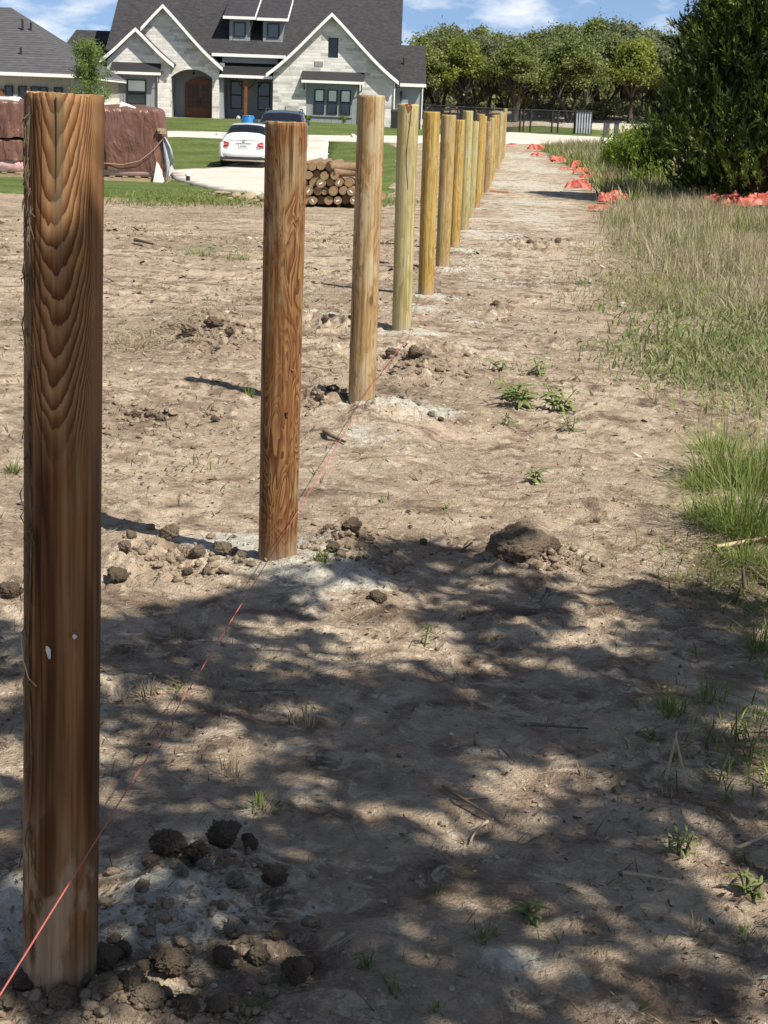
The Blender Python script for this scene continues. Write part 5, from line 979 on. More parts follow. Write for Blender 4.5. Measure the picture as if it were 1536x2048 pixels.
def oak_parts(seed, W, H, nb, leaves, lsize, trunk_h=.32):
    g = np.random.default_rng(seed); r = random.Random(seed); T = MB(); C = []
    ns = r.choice([2, 3, 3, 4]); stems = []
    for k in range(ns):
        a = 2*math.pi*k/ns+r.uniform(-.6, .6); sp_ = r.uniform(.06, .22)*W; z1 = H*trunk_h*r.uniform(.85, 1.2)
        b0 = np.array((r.uniform(-.2, .2), r.uniform(-.2, .2), -.3)); p1 = np.array((math.cos(a)*sp_*.4, math.sin(a)*sp_*.4, z1*.5)); p2 = np.array((math.cos(a)*sp_, math.sin(a)*sp_, z1)); R0 = H*.018*r.uniform(.8, 1.3)
        T.tube([b0, p1+np.array((r.uniform(-.15, .15), 0, 0)), p2], [R0*1.3, R0, R0*.75], 7); stems.append((p2, R0*.75))
    for k in range(nb):
        a = r.uniform(0, 6.283); q = math.sqrt(r.random()); zz = r.uniform(.34, 1)
        rr = q*W*.42*(1-.55*max(0, zz-.55)/.45); c = np.array((math.cos(a)*rr, math.sin(a)*rr, H*((.20 if trunk_h < .27 else .30)+(.70 if trunk_h < .27 else .62)*zz*(1-.25*q))))
        br = W*r.uniform(.07, .15); C.append((c, br))
        s, R0 = min(stems, key=lambda t: np.hypot(*(t[0]-c)[:2])+r.uniform(0, .5)); mid = (s+c)/2+np.array((r.uniform(-.3, .3), r.uniform(-.3, .3), r.uniform(-.1, .4)))
        T.tube([s, mid, c], [R0*.7, R0*.45, R0*.15], 5)
    pts = []
    for c, br in C:
        n = int(leaves*(br/(W*.11))**1.6); d = g.normal(size=(n, 3)); d /= np.linalg.norm(d, axis=1, keepdims=True); rr = br*np.abs(g.normal(.62, .36, (n, 1)))
        rr = rr*(.55+.9*vn3(d*2.6+seed+c, seed)[:, None]); p = c+d*rr*np.array((1.15, 1.15, .75)); pts.append(p)
    pts = np.concatenate(pts); V, F = quads(pts, np.full(len(pts), lsize), seed, .55)
    return T, V, F
def tree(proto, loc, rz, sc, label, group): o = dup(proto, loc, (0, 0, rz), sc, label); o['group'] = group; return o
PR = []
for i in range(6):
    T, V, F = oak_parts(40+i, [6.4, 7, 5.6, 6.6, 6, 7.4][i], [7.4, 7.9, 8.3, 7.2, 8.6, 8][i], 58, 195, .125, [.24, .34, .30, .22, .36, .26][i])
    o = empty('oak_tree', (0, 0, -100), 'oak', 'tree'); T.build('trunk', MT['bark'], o, True); mk('crown', V, F, OAK[i % 4], o); PR.append(o)
go = 'oaks in the wood behind the black fence'
adj = ['yellow-green spreading', 'dark rounded', 'tall pale', 'bushy mid green', 'slender grey-green', 'broad leaning', 'open crowned', 'low dense']
spots = []
for px, d, top in [(845, 110, 70), (880, 113, 42), (925, 110, 62), (975, 112, 58), (1030, 109, 68), (1085, 112, 66), (1140, 110, 62), (1200, 114, 48), (1262, 111, 60), (1320, 113, 66), (1385, 110, 60), (1450, 112, 50), (1515, 111, 50), (1590, 113, 40), (1680, 112, 50),
                   (905, 121, 34), (955, 122, 42), (1010, 121, 60), (1065, 122, 52), (1120, 121, 34), (1180, 122, 22), (1240, 121, 22), (1290, 123, 46), (1350, 121, 40), (1415, 122, 26), (1480, 121, 40), (1555, 122, 40), (870, 131, 45), (990, 132, 55), (1100, 131, 40), (1210, 132, 40), (1330, 131, 62), (1440, 132, 50)]:
    spots.append((px, d, top))
for i, (px, d, top) in enumerate(spots):
    x = P(px, 230, d)[0]; z = gz(x, d); zt = P(px, top, d)[2]; h = zt-z; k = i % 6; pr = PR[k]
    hp = [7.4, 7.9, 8.3, 7.2, 8.6, 8][k]*.94; s = h/hp
    row = 'front row' if i < 15 else ('second row' if i < 27 else 'back row'); ix = i if i < 15 else (i-15 if i < 27 else i-27)
    o = tree(pr, (x, d, z-.1), R.uniform(0, 6.28), (s*R.uniform(.9, 1.15), s*R.uniform(.9, 1.1), s), f'{adj[(i*3+i//8) % 8]} oak, {ORD[ix]} from the left in the {row} of the wood', go)
for o in PR:
    for c in list(o.children): bpy.data.objects.remove(c)
    bpy.data.objects.remove(o)
def brush(name, label, n, xr_, yr_, zt, mat, size, seed, kind='stuff'):
    g = np.random.default_rng(seed); P_ = []
    for k in range(n):
        x = g.uniform(*xr_); y = g.uniform(*yr_); z = gz(x, y); h = zt*g.uniform(.5, 1.1); m = 220; d = g.normal(size=(m, 3)); d /= np.linalg.norm(d, axis=1, keepdims=True)
        P_.append(np.array((x, y, z+h*.45))+d*np.array((h*.75, h*.75, h*.5))*g.uniform(.4, 1.05, (m, 1)))
    P_ = np.concatenate(P_); V, F = quads(P_, np.full(len(P_), size), seed, .6); return tag(mk(name, V, F, mat), label, 'undergrowth', kind=kind)
brush('undergrowth', 'dark tangled brush filling the wood under the oaks', 300, (-4, 52), (130, 150), 3.4, OAK[1], .26, 5)
brush('wood_edge', 'low grey green brush between the oak trunks', 60, (2, 40), (112, 126), 1.6, OAK[3], .14, 6)
# a small yellowing sapling among the trunks
def bush(name, loc, w, h, n, size, mat, seed, label, cat, group=None, stems=5, upright=.3):
    g = np.random.default_rng(seed); r = random.Random(seed); root = empty(name, loc, label, cat, group); T = MB(); pts = []; nb = max(4, n//260)
    for k in range(nb):
        a = r.uniform(0, 6.28); q = math.sqrt(r.random()); c = np.array((math.cos(a)*q*w*.38, math.sin(a)*q*w*.38, h*r.uniform(.25, .85)*(1-.3*q))); br = w*r.uniform(.14, .24)
        d = g.normal(size=(n//nb, 3)); d /= np.linalg.norm(d, axis=1, keepdims=True); pts.append(c+d*g.uniform(.2, 1.1, (len(d), 1))*np.array((br, br, br*(.8+upright))))
        if k < 14: T.tube([(c[0]*.15, c[1]*.15, -.05), c*np.array((.6, .6, .55)), c], [.012*h+.004, .008*h+.003, .003], 5)
    T.build('stem', MT['bark'], root); p = np.concatenate(pts); p[:, 2] = np.maximum(p[:, 2], .02); V, F = quads(p, np.full(len(p), size), seed, .32, ((0, 0, 1), upright)); mk('foliage', V, F, mat, root); return root
MT['yellow_leaf'] = leafmat('autumn_leaf', [(.3, (.22, .10, .02)), (.7, (.45, .22, .05))], 2)
x = P(1038, 230, 113)[0]; bush('sapling', (x, 113, gz(x, 113)), 2.2, 2.2, 700, .09, MT['yellow_leaf'], 3, 'small orange leaved sapling among the oak trunks', 'sapling')
MT['willow_leaf'] = leafmat('willow_leaf', [(.3, (.09, .14, .035)), (.5, (.19, .27, .08)), (.7, (.30, .38, .14))], 1.5, .5)
MT['shrub_leaf'] = leafmat('shrub_leaf', [(.3, (.065, .11, .014)), (.5, (.16, .235, .03)), (.7, (.27, .34, .06))], 2.5, .4)
x, y = P(178, 180, 76)[0], 76
def slim(loc, h, seed, label, spread=.8, n=4200):
    g = np.random.default_rng(seed); r = random.Random(seed); root = empty('young_tree', loc, label, 'tree', 'young trees between the houses'); T = MB(); T.tube([(0, 0, -.1), (.05, 0, h*.4), (-.03, .02, h*.95)], [.05, .035, .008], 7); pts = []
    for k in range(26):
        z = h*r.uniform(.12, .98); a = r.uniform(0, 6.28); L = spread*(1-.6*z/h)*r.uniform(.4, 1); e = np.array((math.cos(a)*L*.8, math.sin(a)*L*.8, min(z+L*.55, h*1.05))); T.tube([(0, 0, z), e], [.014, .004], 4)
        t = g.uniform(.1, 1.15, (n//26, 1)); pts.append(np.array((0, 0, z))+(e-np.array((0, 0, z)))*t+g.normal(size=(len(t), 3))*np.array((.11, .11, .17)))
    T.build('trunk', MT['bark'], root); p = np.concatenate(pts); V, F = quads(p, np.full(len(p), .07), seed, .3, ((0, 0, 1), .4)); mk('crown', V, F, MT['willow_leaf'], root)
slim((x, y, gz(x, y)), 3.55, 4, 'feathery young green tree between the two houses', 2.0, 9000)
x = P(107, 180, 90)[0]; slim((x, 97, gz(x, 97)), 4.1, 9, 'thin young tree in front of the dark rear roof, left of the feathery one', 1.7, 2600)
x = P(1400, 230, 70)[0]
# juniper: sprays of blades reaching up and out on many boughs
MT['juniper'] = leafmat('juniper_frond', [(.24, (.016, .033, .008)), (.5, (.058, .095, .017)), (.76, (.155, .205, .036))], 2.2, .22, attr='tone')
def juniper(name, loc, W, H, nspray, seed, label, mat, blade=.17, group=None):
    g = np.random.default_rng(seed); root = empty(name, loc, label, 'tree', group)
    T = MB(); T.tube([(0, 0, -.2), (.08, 0, H*.3), (0, .05, H*.75), (.0, 0, H*.97)], [.17, .13, .07, .01], 9)
    # boughs
    B = []
    nb = nspray//26
    for k in range(nb):
        z = H*g.uniform(.015, .97)**.85; t = z/H; prof = (W/2)*min(1, (t+.16)*3.6)*(1-t**1.45)**.8; a = g.uniform(0, 2*math.pi); L = prof*g.uniform(.55, 1.12)*(.85+.3*vn2(np.array([a*2.]), np.array([z*1.2]), seed)[0])
        s = np.array((0, 0, max(.05, z-L*.25))); e = np.array((math.cos(a)*L, math.sin(a)*L, z+L*.18)); B.append((s, e))
        if k % 3 == 0: T.tube([s, (s+e)/2+np.array((0, 0, -.05)), e], [.03, .02, .006], 5)
    T.build('trunk', MT['bark_red'], root)
    base = []; dire = []; tone = []; size = []
    for s, e in B:
        u = (e-s); Ln = np.linalg.norm(u); u = u/Ln
        m = 26; t = 1-np.abs(g.normal(0, .16, m)); t = np.clip(t, .35, 1.05); w = .10+.14*Ln*.3
        p = s+(e-s)*t[:, None]+g.normal(size=(m, 3))*np.array((w, w, w*.8))
        d = u[None]*.55+np.array((0, 0, .75))+g.normal(size=(m, 3))*.38; d /= np.linalg.norm(d, axis=1, keepdims=True)
        base.append(p); dire.append(d); bt = g.uniform(.1, .75); tone.append(np.clip(bt+g.normal(0, .12, m)+.35*(t-.8), 0, 1)); size.append(blade*g.uniform(.6, 1.5, m))
    base = np.concatenate(base); dire = np.concatenate(dire); tone = np.concatenate(tone); size = np.concatenate(size); q = 15
    b = np.repeat(base, q, 0); n = len(b); d = np.repeat(dire, q, 0)+g.normal(size=(n, 3))*.36; d /= np.linalg.norm(d, axis=1, keepdims=True); Ls = (np.repeat(size, q)*g.uniform(.5, 1.1, n))[:, None]
    b = b+np.repeat(dire, q, 0)*np.repeat(size, q)[:, None]*g.uniform(-.3, 1.1, (n, 1)); Ls = Ls*.72; sd = np.cross(d, g.normal(size=(n, 3))); sd /= np.linalg.norm(sd, axis=1, keepdims=True); wd_ = Ls*.115
    V = np.stack([b, b+d*Ls*.45+sd*wd_, b+d*Ls, b+d*Ls*.45-sd*wd_], 1).reshape(-1, 3); V[:, 2] = np.maximum(V[:, 2], .01)
    mk('crown', V, np.arange(4*n).reshape(n, 4), mat, root, False, {'tone': np.repeat(np.repeat(tone, q), 4)}); return root
x = P(1516, 400, 30)[0]; juniper('juniper_tree', (x, 30.2, gz(x, 30.2)), 4.2, 5.8, 19000, 5, 'dense dark green juniper towering over the dry grass at the right edge', MT['juniper'])
gs_ = 'green shrubs around the juniper'
for px, d, w, h, n, s, lb in [(1255, 43, 1.7, 1.5, 5200, 1, 'bright green leafy shrub left of the juniper'), (1288, 38.5, 1.5, 1.75, 5200, 2, 'taller green shrub touching the left side of the juniper'), (1228, 46, 1.0, .9, 2200, 3, 'low yellow green shrub tips in front of the utility pedestals'), (1300, 35, 1.0, .8, 2000, 6, 'low olive shrub at the left foot of the juniper')]:
    x = P(px, 300, d)[0]; bush('green_shrub', (x, d, gz(x, d)), w, h, n, .055, MT['shrub_leaf'], s, lb, 'shrub', gs_, upright=.55)
for px, d, w, h, lb in [(616, 94.2, .5, .5, 'round young shrub at the left end of the house bay'), (687, 94.2, .6, .7, 'round young shrub under the right bay window')]:
    x = P(px, 240, d)[0]; bush('garden_shrub', (x, d, gz(x, d)+.03), w, h, 420, .06, MT['shrub_leaf'], int(px), lb, 'shrub', 'shrubs planted along the house')

# ------------------------------------------------------------------ grasses and weeds
def grassmat(name, st, tr=.35): return leafmat(name, st, 3, tr, .6, attr=True, spec=.2)
MT['grass'] = grassmat('green_grass', [(.1, (.06, .095, .022)), (.45, (.145, .195, .05)), (.75, (.25, .30, .085)), (1, (.42, .37, .19))])
MT['dry'] = grassmat('dry_grass', [(.1, (.11, .11, .05)), (.4, (.255, .215, .13)), (.7, (.39, .335, .225)), (1, (.50, .445, .325))])
MT['weed'] = grassmat('weed_leaf', [(.1, (.08, .11, .038)), (.5, (.19, .235, .085)), (1, (.33, .37, .16))])
MT['brushy'] = grassmat('dark_rootlet', [(.1, (.045, .034, .025)), (.5, (.13, .098, .07)), (1, (.30, .24, .17))], .1)
MT['twig'] = plain('dead_twig', (.13, .095, .065), .9, .4, 30); MT['twig_pale'] = plain('pale_twig', (.40, .31, .21), .85, .3, 30)
def blades(b, h, w, yaw, lean, tone, curl=1.6):
    n = len(b); d = np.stack([np.cos(yaw), np.sin(yaw), np.zeros(n)], 1); sd = np.stack([-np.sin(yaw), np.cos(yaw), np.zeros(n)], 1); V = []
    for t, ww in ((0, .8), (.38, 1.), (.72, .65), (1., .06)):
        c = b+np.array((0, 0, 1.))*(h*t*(1-.35*np.minimum(lean, 1.2)*t))[:, None]+d*(h*lean*t**curl)[:, None]
        V += [c-sd*(w*ww/2)[:, None], c+sd*(w*ww/2)[:, None]]
    V = np.stack(V, 1).reshape(-1, 3); o = np.arange(n)[:, None]*8
    F = np.concatenate([o+np.array(k) for k in ((0, 1, 3, 2), (2, 3, 5, 4), (4, 5, 7, 6))], 0)
    return V, F, np.repeat(tone, 8)
def tuft(name, px, py, rpx, hpx, n, mat, tone, label, cat='grass tuft', group=None, lean=.7, wid=.0035, seed=None, stalks=0):
    x, y, z = GP(px, py); k = y/FPX; r = rpx*k; h = hpx*k; g = np.random.default_rng(int(px*7+py)); a = g.uniform(0, 6.283, n); q = np.sqrt(g.random(n))*r*.45
    b = np.stack([np.cos(a)*q, np.sin(a)*q, np.full(n, -.01)], 1); ya = a+g.normal(0, .7, n); hh = h*(.28+.95*g.random(n)**1.3)*(1-.3*q/r); ln = np.abs(g.normal(lean, .55, n))*np.clip(q/(r*.45), .25, 1)
    b[:, 2] += height(x+b[:, 0], y+b[:, 1])-z
    V, F, t = blades(b, hh, np.full(n, wid)*g.uniform(.6, 1.3, n)*max(1, y*.12), ya, ln, np.clip(g.normal(tone, .16, n), 0, 1))
    if stalks:
        a = g.uniform(0, 6.28, stalks); b2 = np.stack([np.cos(a)*r*.3, np.sin(a)*r*.3, np.zeros(stalks)], 1); V2, F2, t2 = blades(b2, h*g.uniform(1.3, 1.9, stalks), np.full(stalks, wid*.6)*max(1, y*.12), a, np.abs(g.normal(.25, .15, stalks)), np.full(stalks, .95)); F2 = F2+len(V); V = np.concatenate([V, V2]); F = np.concatenate([F, F2]); t = np.concatenate([t, t2])
    o = mk(name, V, F, mat, None, False, {'tone': t}); o.location = (x, y, z); return tag(o, label, cat, group)
gt_ = 'single grass tufts on the bare soil'
for px, py, r, h, n, mt, tn, lb, ln in [
    (520, 1625, 75, 45, 70, 'grass', .35, 'bright green grass tuft behind the grey clay slab', 1.1), (968, 1880, 60, 42, 60, 'grass', .4, 'low green grass tuft left of the leafy weed near the bottom', 1.0), (500, 2035, 70, 45, 70, 'grass', .4, 'green grass tuft at the bottom edge right of the clods', 1.1), (1362, 1150, 45, 28, 60, 'grass', .55, 'small light green tuft at the right of the big clod', 1.0),
    (25, 948, 35, 42, 60, 'grass', .35, 'green tuft left of the nearest post', .8), (460, 1555, 45, 60, 40, 'dry', .6, 'pale dry tuft beside the string in the shade', .6), (360, 1275, 40, 55, 36, 'dry', .5, 'dry tuft right of the nearest post in the half shade', .5), (300, 1395, 60, 50, 50, 'dry', .4, 'grey dry tuft near the string, right of the nearest post', .7), (355, 1390, 35, 30, 30, 'grass', .4, 'little green tuft beside the grey dry tuft', 1.0),
    (612, 1462, 55, 70, 34, 'dry', .55, 'stubble of straw blades left of the path middle', .5), (575, 1450, 30, 45, 16, 'grass', .6, 'curved green blades left of the straw stubble', 1.0), (1345, 1430, 80, 85, 90, 'grass', .5, 'wide straggling grass tuft in the shade at the right', .8), (1420, 1400, 70, 60, 60, 'grass', .4, 'green tuft behind the straggling tuft in the shade', .9), (1515, 1300, 60, 80, 90, 'grass', .35, 'dark green tuft at the right edge in the shade', .8), (1515, 1440, 50, 45, 40, 'grass', .6, 'yellow green tuft low at the right edge', .9),
    (1335, 1600, 40, 50, 26, 'dry', .5, 'broken straw stub at the right under the tall stalk', .5), (1165, 1560, 26, 55, 16, 'dry', .55, 'burnt looking straw stub on the path', .3), (950, 1490, 14, 55, 8, 'dry', .35, 'thin upright stub in the shade of the path', .2), (1150, 1140, 40, 55, 22, 'dry', .35, 'wiry dry tuft right of the big clod', .7), (1390, 1870, 60, 60, 40, 'dry', .6, 'thin straw tuft near the lower right corner', .7), (1490, 1870, 50, 45, 40, 'grass', .6, 'sparse tuft at the lower right edge', .8), (790, 1990, 35, 60, 26, 'grass', .35, 'small dark tuft in the shade near the bottom', .6), (870, 2030, 40, 40, 30, 'grass', .4, 'little green tuft cut by the bottom edge', .9), (800, 1930, 24, 40, 14, 'dry', .6, 'thin dry blades left of the pale soil spot', .5),
    (480, 520, 60, 26, 60, 'grass', .6, 'pale tuft in the far field left of the second post', .8), (400, 510, 60, 20, 50, 'grass', .6, 'low pale tuft in the far field behind the other', .9), (500, 790, 26, 36, 46, 'grass', .25, 'dark green tuft on the shadow of the third post', .8), (640, 1160, 36, 36, 60, 'weed', .7, 'pale grey green weed tuft at the right foot of the second post', .6), (255, 690, 60, 22, 60, 'dry', .75, 'flattened yellow straw right of the nearest post', 1.2), (1490, 930, 30, 110, 40, 'dry', .7, 'tall pale stalks behind the green clump at the right', .25)]:
    tuft('grass_tuft', px, py, r, h, n, MT[mt], tn, lb, 'grass tuft', gt_, ln)
gb_ = 'big grass clumps at the right edge of the path'
for px, py, r, h, n, lb, st_ in [(1450, 965, 130, 150, 330, 'large green grass clump with long blades at the right of the path', 10), (1490, 1075, 150, 190, 420, 'nearest large green grass clump at the right edge above the white stone', 14), (1395, 985, 70, 60, 140, 'lower left part clump of dark grass beside the path', 4), (1530, 985, 90, 180, 220, 'tall grass clump cut by the right edge', 10), (1405, 1045, 80, 80, 150, 'low spreading grass clump left of the nearest large clump', 3), (1480, 1130, 110, 70, 160, 'sprawling low grass below the nearest large clump', 2), (1425, 900, 80, 70, 130, 'short grass clump behind the large green clump', 4)]:
    tuft('grass_clump', px, py, r, h, int(n*1.5), MT['grass'], .58, lb, 'grass clump', gb_, 1.25, .0036, stalks=st_)
def leafy(name, px, py, hpx, nst, nl, ll, label, seed, tone=.5, spread=.7, group='leafy weeds on the path'):
    x, y, z = GP(px, py); k = y/FPX*.84; h = hpx*k; g = np.random.default_rng(seed); root = empty(name, (x, y, z), label, 'weed', group); T = MB(); V = []; F = []; tn = []
    for s in range(nst):
        a = g.uniform(0, 6.28); L = h*g.uniform(.7, 1.1); tip = np.array((math.cos(a)*spread*L*g.uniform(.2, 1), math.sin(a)*spread*L*g.uniform(.2, 1), L*.9)); b0 = np.array((g.normal(0, .01), g.normal(0, .01), -.02)); mid = (b0+tip)/2+np.array((0, 0, L*.12)); T.tube([b0, mid, tip], [.0035*max(1, h*4), .0025*max(1, h*4), .0012], 5)
        for q in range(nl):
            t = .25+.75*q/max(1, nl-1); c = b0*(1-t)**2+2*mid*t*(1-t)+tip*t*t; aa = q*2.4+g.uniform(-.4, .4); le = ll*k*g.uniform(.7, 1.25)*(1.1-.3*t); d = np.array((math.cos(aa), math.sin(aa), g.uniform(-.35, .6))); d /= np.linalg.norm(d); sd = np.cross(d, (0, 0, 1)); sd /= np.linalg.norm(sd); w = le*g.uniform(.09, .14); up = np.cross(sd, d); m = len(V)
            V += [c, c+d*le*.35+sd*w-up*w*.35, c+d*le*.4, c+d*le*.35-sd*w-up*w*.35, c+d*le*.75+sd*w*.7-up*le*.12, c+d*le*.75-up*le*.06, c+d*le*.75-sd*w*.7-up*le*.12, c+d*le-up*le*.24]
            V[m+2] = V[m+2]+up*w*.3; F += [(m, m+1, m+2), (m, m+2, m+3), (m+1, m+4, m+5, m+2), (m+2, m+5, m+6, m+3), (m+4, m+7, m+5), (m+5, m+7, m+6)]; tn += [float(np.clip(g.normal(tone, .15), 0, 1))]*8
    T.build('stem', MT['weed_stem'], root); mk('foliage', V, F, MT['weed'], root, True, {'tone': tn})
MT['weed_stem'] = plain('weed_stem', (.11, .12, .05), .8, .3, 20)
for i, (px, py, h, ns, nl, ll, lb, tn, sp_) in enumerate([
    (1040, 815, 62, 7, 8, 44, 'droopy leafy weed, left of a pair beside the third post', .6, .8), (1118, 822, 66, 7, 8, 40, 'droopy leafy weed, right of a pair on the path', .6, .8), (1022, 800, 40, 5, 6, 36, 'smaller weed just behind the left droopy weed', .55, .8), (1075, 750, 40, 5, 6, 30, 'pale weed behind the droopy pair on the path', .65, .8), (1000, 745, 30, 4, 5, 30, 'small weed left of the pale weed on the path', .5, .8), (1140, 860, 46, 4, 6, 28, 'thin weed in front of the right droopy weed', .45, .5), (1012, 850, 36, 3, 6, 24, 'thin weed in front of the left droopy weed', .4, .5),
    (1070, 968, 46, 4, 6, 40, 'single red stemmed weed in the middle of the path', .6, .7), (1062, 1835, 50, 4, 6, 58, 'bright leafy weed near the bottom of the photo', .6, .6), (1358, 1712, 60, 6, 7, 34, 'small bushy weed in the sun at the lower right', .6, .8), (1500, 1795, 60, 5, 6, 50, 'broad leaved weed at the lower right edge', .5, .8), (1490, 1720, 30, 3, 5, 34, 'tiny weed above the broad leaved weed at the right edge', .5, .8), (856, 1290, 100, 1, 22, 26, 'thin upright seedling with a leafy tip, in the shade mid path', .25, .1), (745, 1950, 50, 4, 5, 44, 'dark low weed in the shade near the bottom', .3, .9), (870, 1790, 30, 3, 5, 26, 'tiny weed in the shade above the green tuft', .35, .8), (645, 1160, 36, 5, 6, 18, 'little bushy weed at the foot of the second post', .7, .6), (1165, 570, 24, 3, 4, 22, 'seedling beside the small white stone on the path', .4, .5), (1300, 1480, 40, 4, 5, 40, 'leafy weed left of the straggling tuft in the shade', .4, .8), (895, 1015, 20, 3, 5, 22, 'tiny weed alone right of the second post', .5, .8), (760, 1000, 16, 3, 4, 18, 'tiny weed alone between the second and third posts', .5, .8)]):
    leafy('leafy_weed', px, py, h, ns, nl, ll, lb, 60+i, tn, sp_)
# scattered stuff: meadow grass, field weeds, litter
def poly_pts(px, n, seed):
    pts = np.array([G(*p)[:2] for p in px]); g = np.random.default_rng(seed); x0, y0 = pts.min(0); x1, y1 = pts.max(0); out = np.zeros((0, 2))
    while len(out) < n:
        q = np.stack([g.uniform(x0, x1, n*2), g.uniform(y0, y1, n*2)], 1); ins = np.zeros(len(q), bool); j = len(pts)-1
        for i in range(len(pts)):
            a, b = pts[i], pts[j]; ins ^= ((a[1] > q[:, 1]) != (b[1] > q[:, 1])) & (q[:, 0] < (b[0]-a[0])*(q[:, 1]-a[1])/(b[1]-a[1]+1e-12)+a[0]); j = i
        out = np.concatenate([out, q[ins]])
    return out[:n], g
def field(name, px, n, h, w, lean, tone, sd, mat, label, seed, clump=0., cat='grass', feather=.12):
    q, g = poly_pts(px, n*2, seed)
    if clump: c = fbm2(q[:, 0]*1.2, q[:, 1]*1.0, seed, 3); q = q[c+g.uniform(-.12, .12, len(q)) > clump]
    q = q[:n]; n = len(q); q = q+g.normal(0, feather, q.shape); z = height(q[:, 0], q[:, 1]); b = np.stack([q[:, 0], q[:, 1], z-.01], 1); tv = vn2(q[:, 0]*2.2, q[:, 1]*2.2, seed+3)-.5
    hh = h*g.uniform(.35, 1.2, n)*(.7+.6*vn2(q[:, 0]*1.5, q[:, 1]*1.5, seed+7)); V, F, t = blades(b, hh, w*g.uniform(.6, 1.4, n), g.uniform(0, 6.28, n), np.abs(g.normal(lean, .4, n)), np.clip(g.normal(tone, sd, n)+.5*tv, 0, 1))
    return tag(mk(name, V, F, mat, None, False, {'tone': t}), label, cat, kind='stuff')
MEAD = [(1235, 480), (1205, 440), (1230, 425), (1290, 412), (1400, 395), (1640, 398), (1840, 430), (1840, 660), (1536, 640), (1420, 600), (1330, 560)]
field('dry_meadow_grass', MEAD, 26000, .33, .0065, .5, .74, .2, MT['dry'], 'tall straw coloured meadow grass at the right of the path', 1, .50)
field('meadow_grass', MEAD, 10500, .26, .008, .6, .5, .2, MT['grass'], 'green grass growing between the straw at the right', 2, .47)
EDGE = [(1195, 520), (1225, 470), (1290, 520), (1420, 580), (1600, 620), (1700, 860), (1540, 860), (1380, 830), (1300, 760), (1285, 640)]
field('meadow_thatch', MEAD, 11000, .17, .006, 2.2, .6, .22, MT['dry'], 'bent dead thatch matted under the meadow grass', 21, .42, feather=.2)
field('edge_weeds', [(1290, 650), (1330, 590), (1440, 600), (1620, 640), (1700, 830), (1540, 830), (1380, 760)], 5600, .11, .012, .8, .5, .22, MT['weed'], 'low broad leaved weeds along the right edge of the path', 22, .49, feather=.3)
field('edge_grass', EDGE, 5200, .11, .006, .9, .55, .25, MT['grass'], 'short mixed green grass along the right edge of the path', 3, .51, feather=.3)
field('edge_straw', EDGE, 6500, .14, .005, 1.2, .6, .2, MT['dry'], 'short dead grass along the right edge of the path', 4, .48, feather=.3)
field('rootlets', [(-200, 1100), (1700, 1100), (1900, 2150), (-200, 2150)], 5200, .030, .0018, 2.6, .12, .15, MT['brushy'], 'dark rootlets and twig bits lying on the near soil', 31, .44)
field('far_rootlets', [(-200, 480), (1180, 480), (1320, 1100), (-200, 1100)], 6000, .05, .0045, 2.4, .14, .15, MT['brushy'], 'dark rootlets and dead stems lying over the field', 32, .46)
field('far_grass', [(1085, 300), (1210, 296), (1330, 340), (1420, 390), (1250, 425), (1215, 395), (1170, 345), (1110, 318)], 15000, .42, .02, .6, .55, .25, MT['grass'], 'rank grass in front of the shrubs and the road', 5, .36)
field('far_straw', [(1085, 297), (1210, 294), (1330, 330), (1420, 390), (1250, 425), (1215, 395), (1170, 340), (1110, 312)], 8000, .5, .018, .5, .5, .25, MT['dry'], 'straw coloured grass in front of the shrubs and the road', 6, .36)
field('lower_right_grass', [(1390, 1110), (1700, 1060), (1700, 1600), (1480, 1560), (1420, 1400), (1460, 1250)], 3600, .09, .0045, .9, .45, .25, MT['grass'], 'sparse low grass at the right edge in the shade', 7, .5)
field('thatch', [(1380, 1100), (1600, 1050), (1600, 1320), (1470, 1260)], 1500, .07, .003, 2.2, .35, .2, MT['dry'], 'dead thatch at the right edge', 8)
field('verge_weeds', [(255, 402), (300, 388), (430, 384), (535, 398), (535, 412), (250, 412)], 3400, .17, .010, 1.3, .5, .25, MT['grass'], 'rough green weeds at the edge of the turf left of the second post', 9, .45, feather=.35)
field('verge_weeds', [(612, 412), (620, 398), (800, 396), (800, 412)], 2000, .14, .010, 1.2, .55, .25, MT['grass'], 'rough green weeds in front of the log pile', 10, .45, feather=.3)
field('turf_blades', [(-40, 352), (335, 360), (350, 368), (420, 388), (300, 398), (-40, 378)], 9000, .07, .010, .5, .25, .15, MT['grass'], 'mown blades on the near turf strip', 11)
field('field_weeds', [(-200, 420), (800, 420), (700, 700), (520, 1000), (-200, 1000)], 5200, .055, .006, 1.1, .42, .22, MT['grass'], 'tiny weeds scattered over the bare field', 12, .54)
field('field_straw', [(-200, 420), (1150, 420), (1250, 900), (1300, 1300), (-200, 1300)], 7000, .05, .0035, 2.0, .5, .25, MT['dry'], 'short dead grass stubs scattered over the bare field', 13, .47)
field('path_weeds', [(880, 500), (1180, 500), (1350, 900), (1450, 1500), (1500, 2100), (400, 2100), (500, 1250), (850, 800)], 1700, .035, .004, 1.1, .4, .2, MT['grass'], 'tiny seedlings on the path', 14, .55)
field('near_straw', [(-200, 1150), (1700, 1150), (1900, 2150), (-200, 2150)], 5200, .028, .0016, 2.4, .55, .28, MT['dry'], 'bits of dead straw lying on the near soil', 15, .45)
field('yellow_straw', [(200, 668), (420, 655), (430, 690), (200, 712)], 700, .09, .005, 2.2, .8, .1, MT['dry'], 'flattened yellow straw in the field', 16)
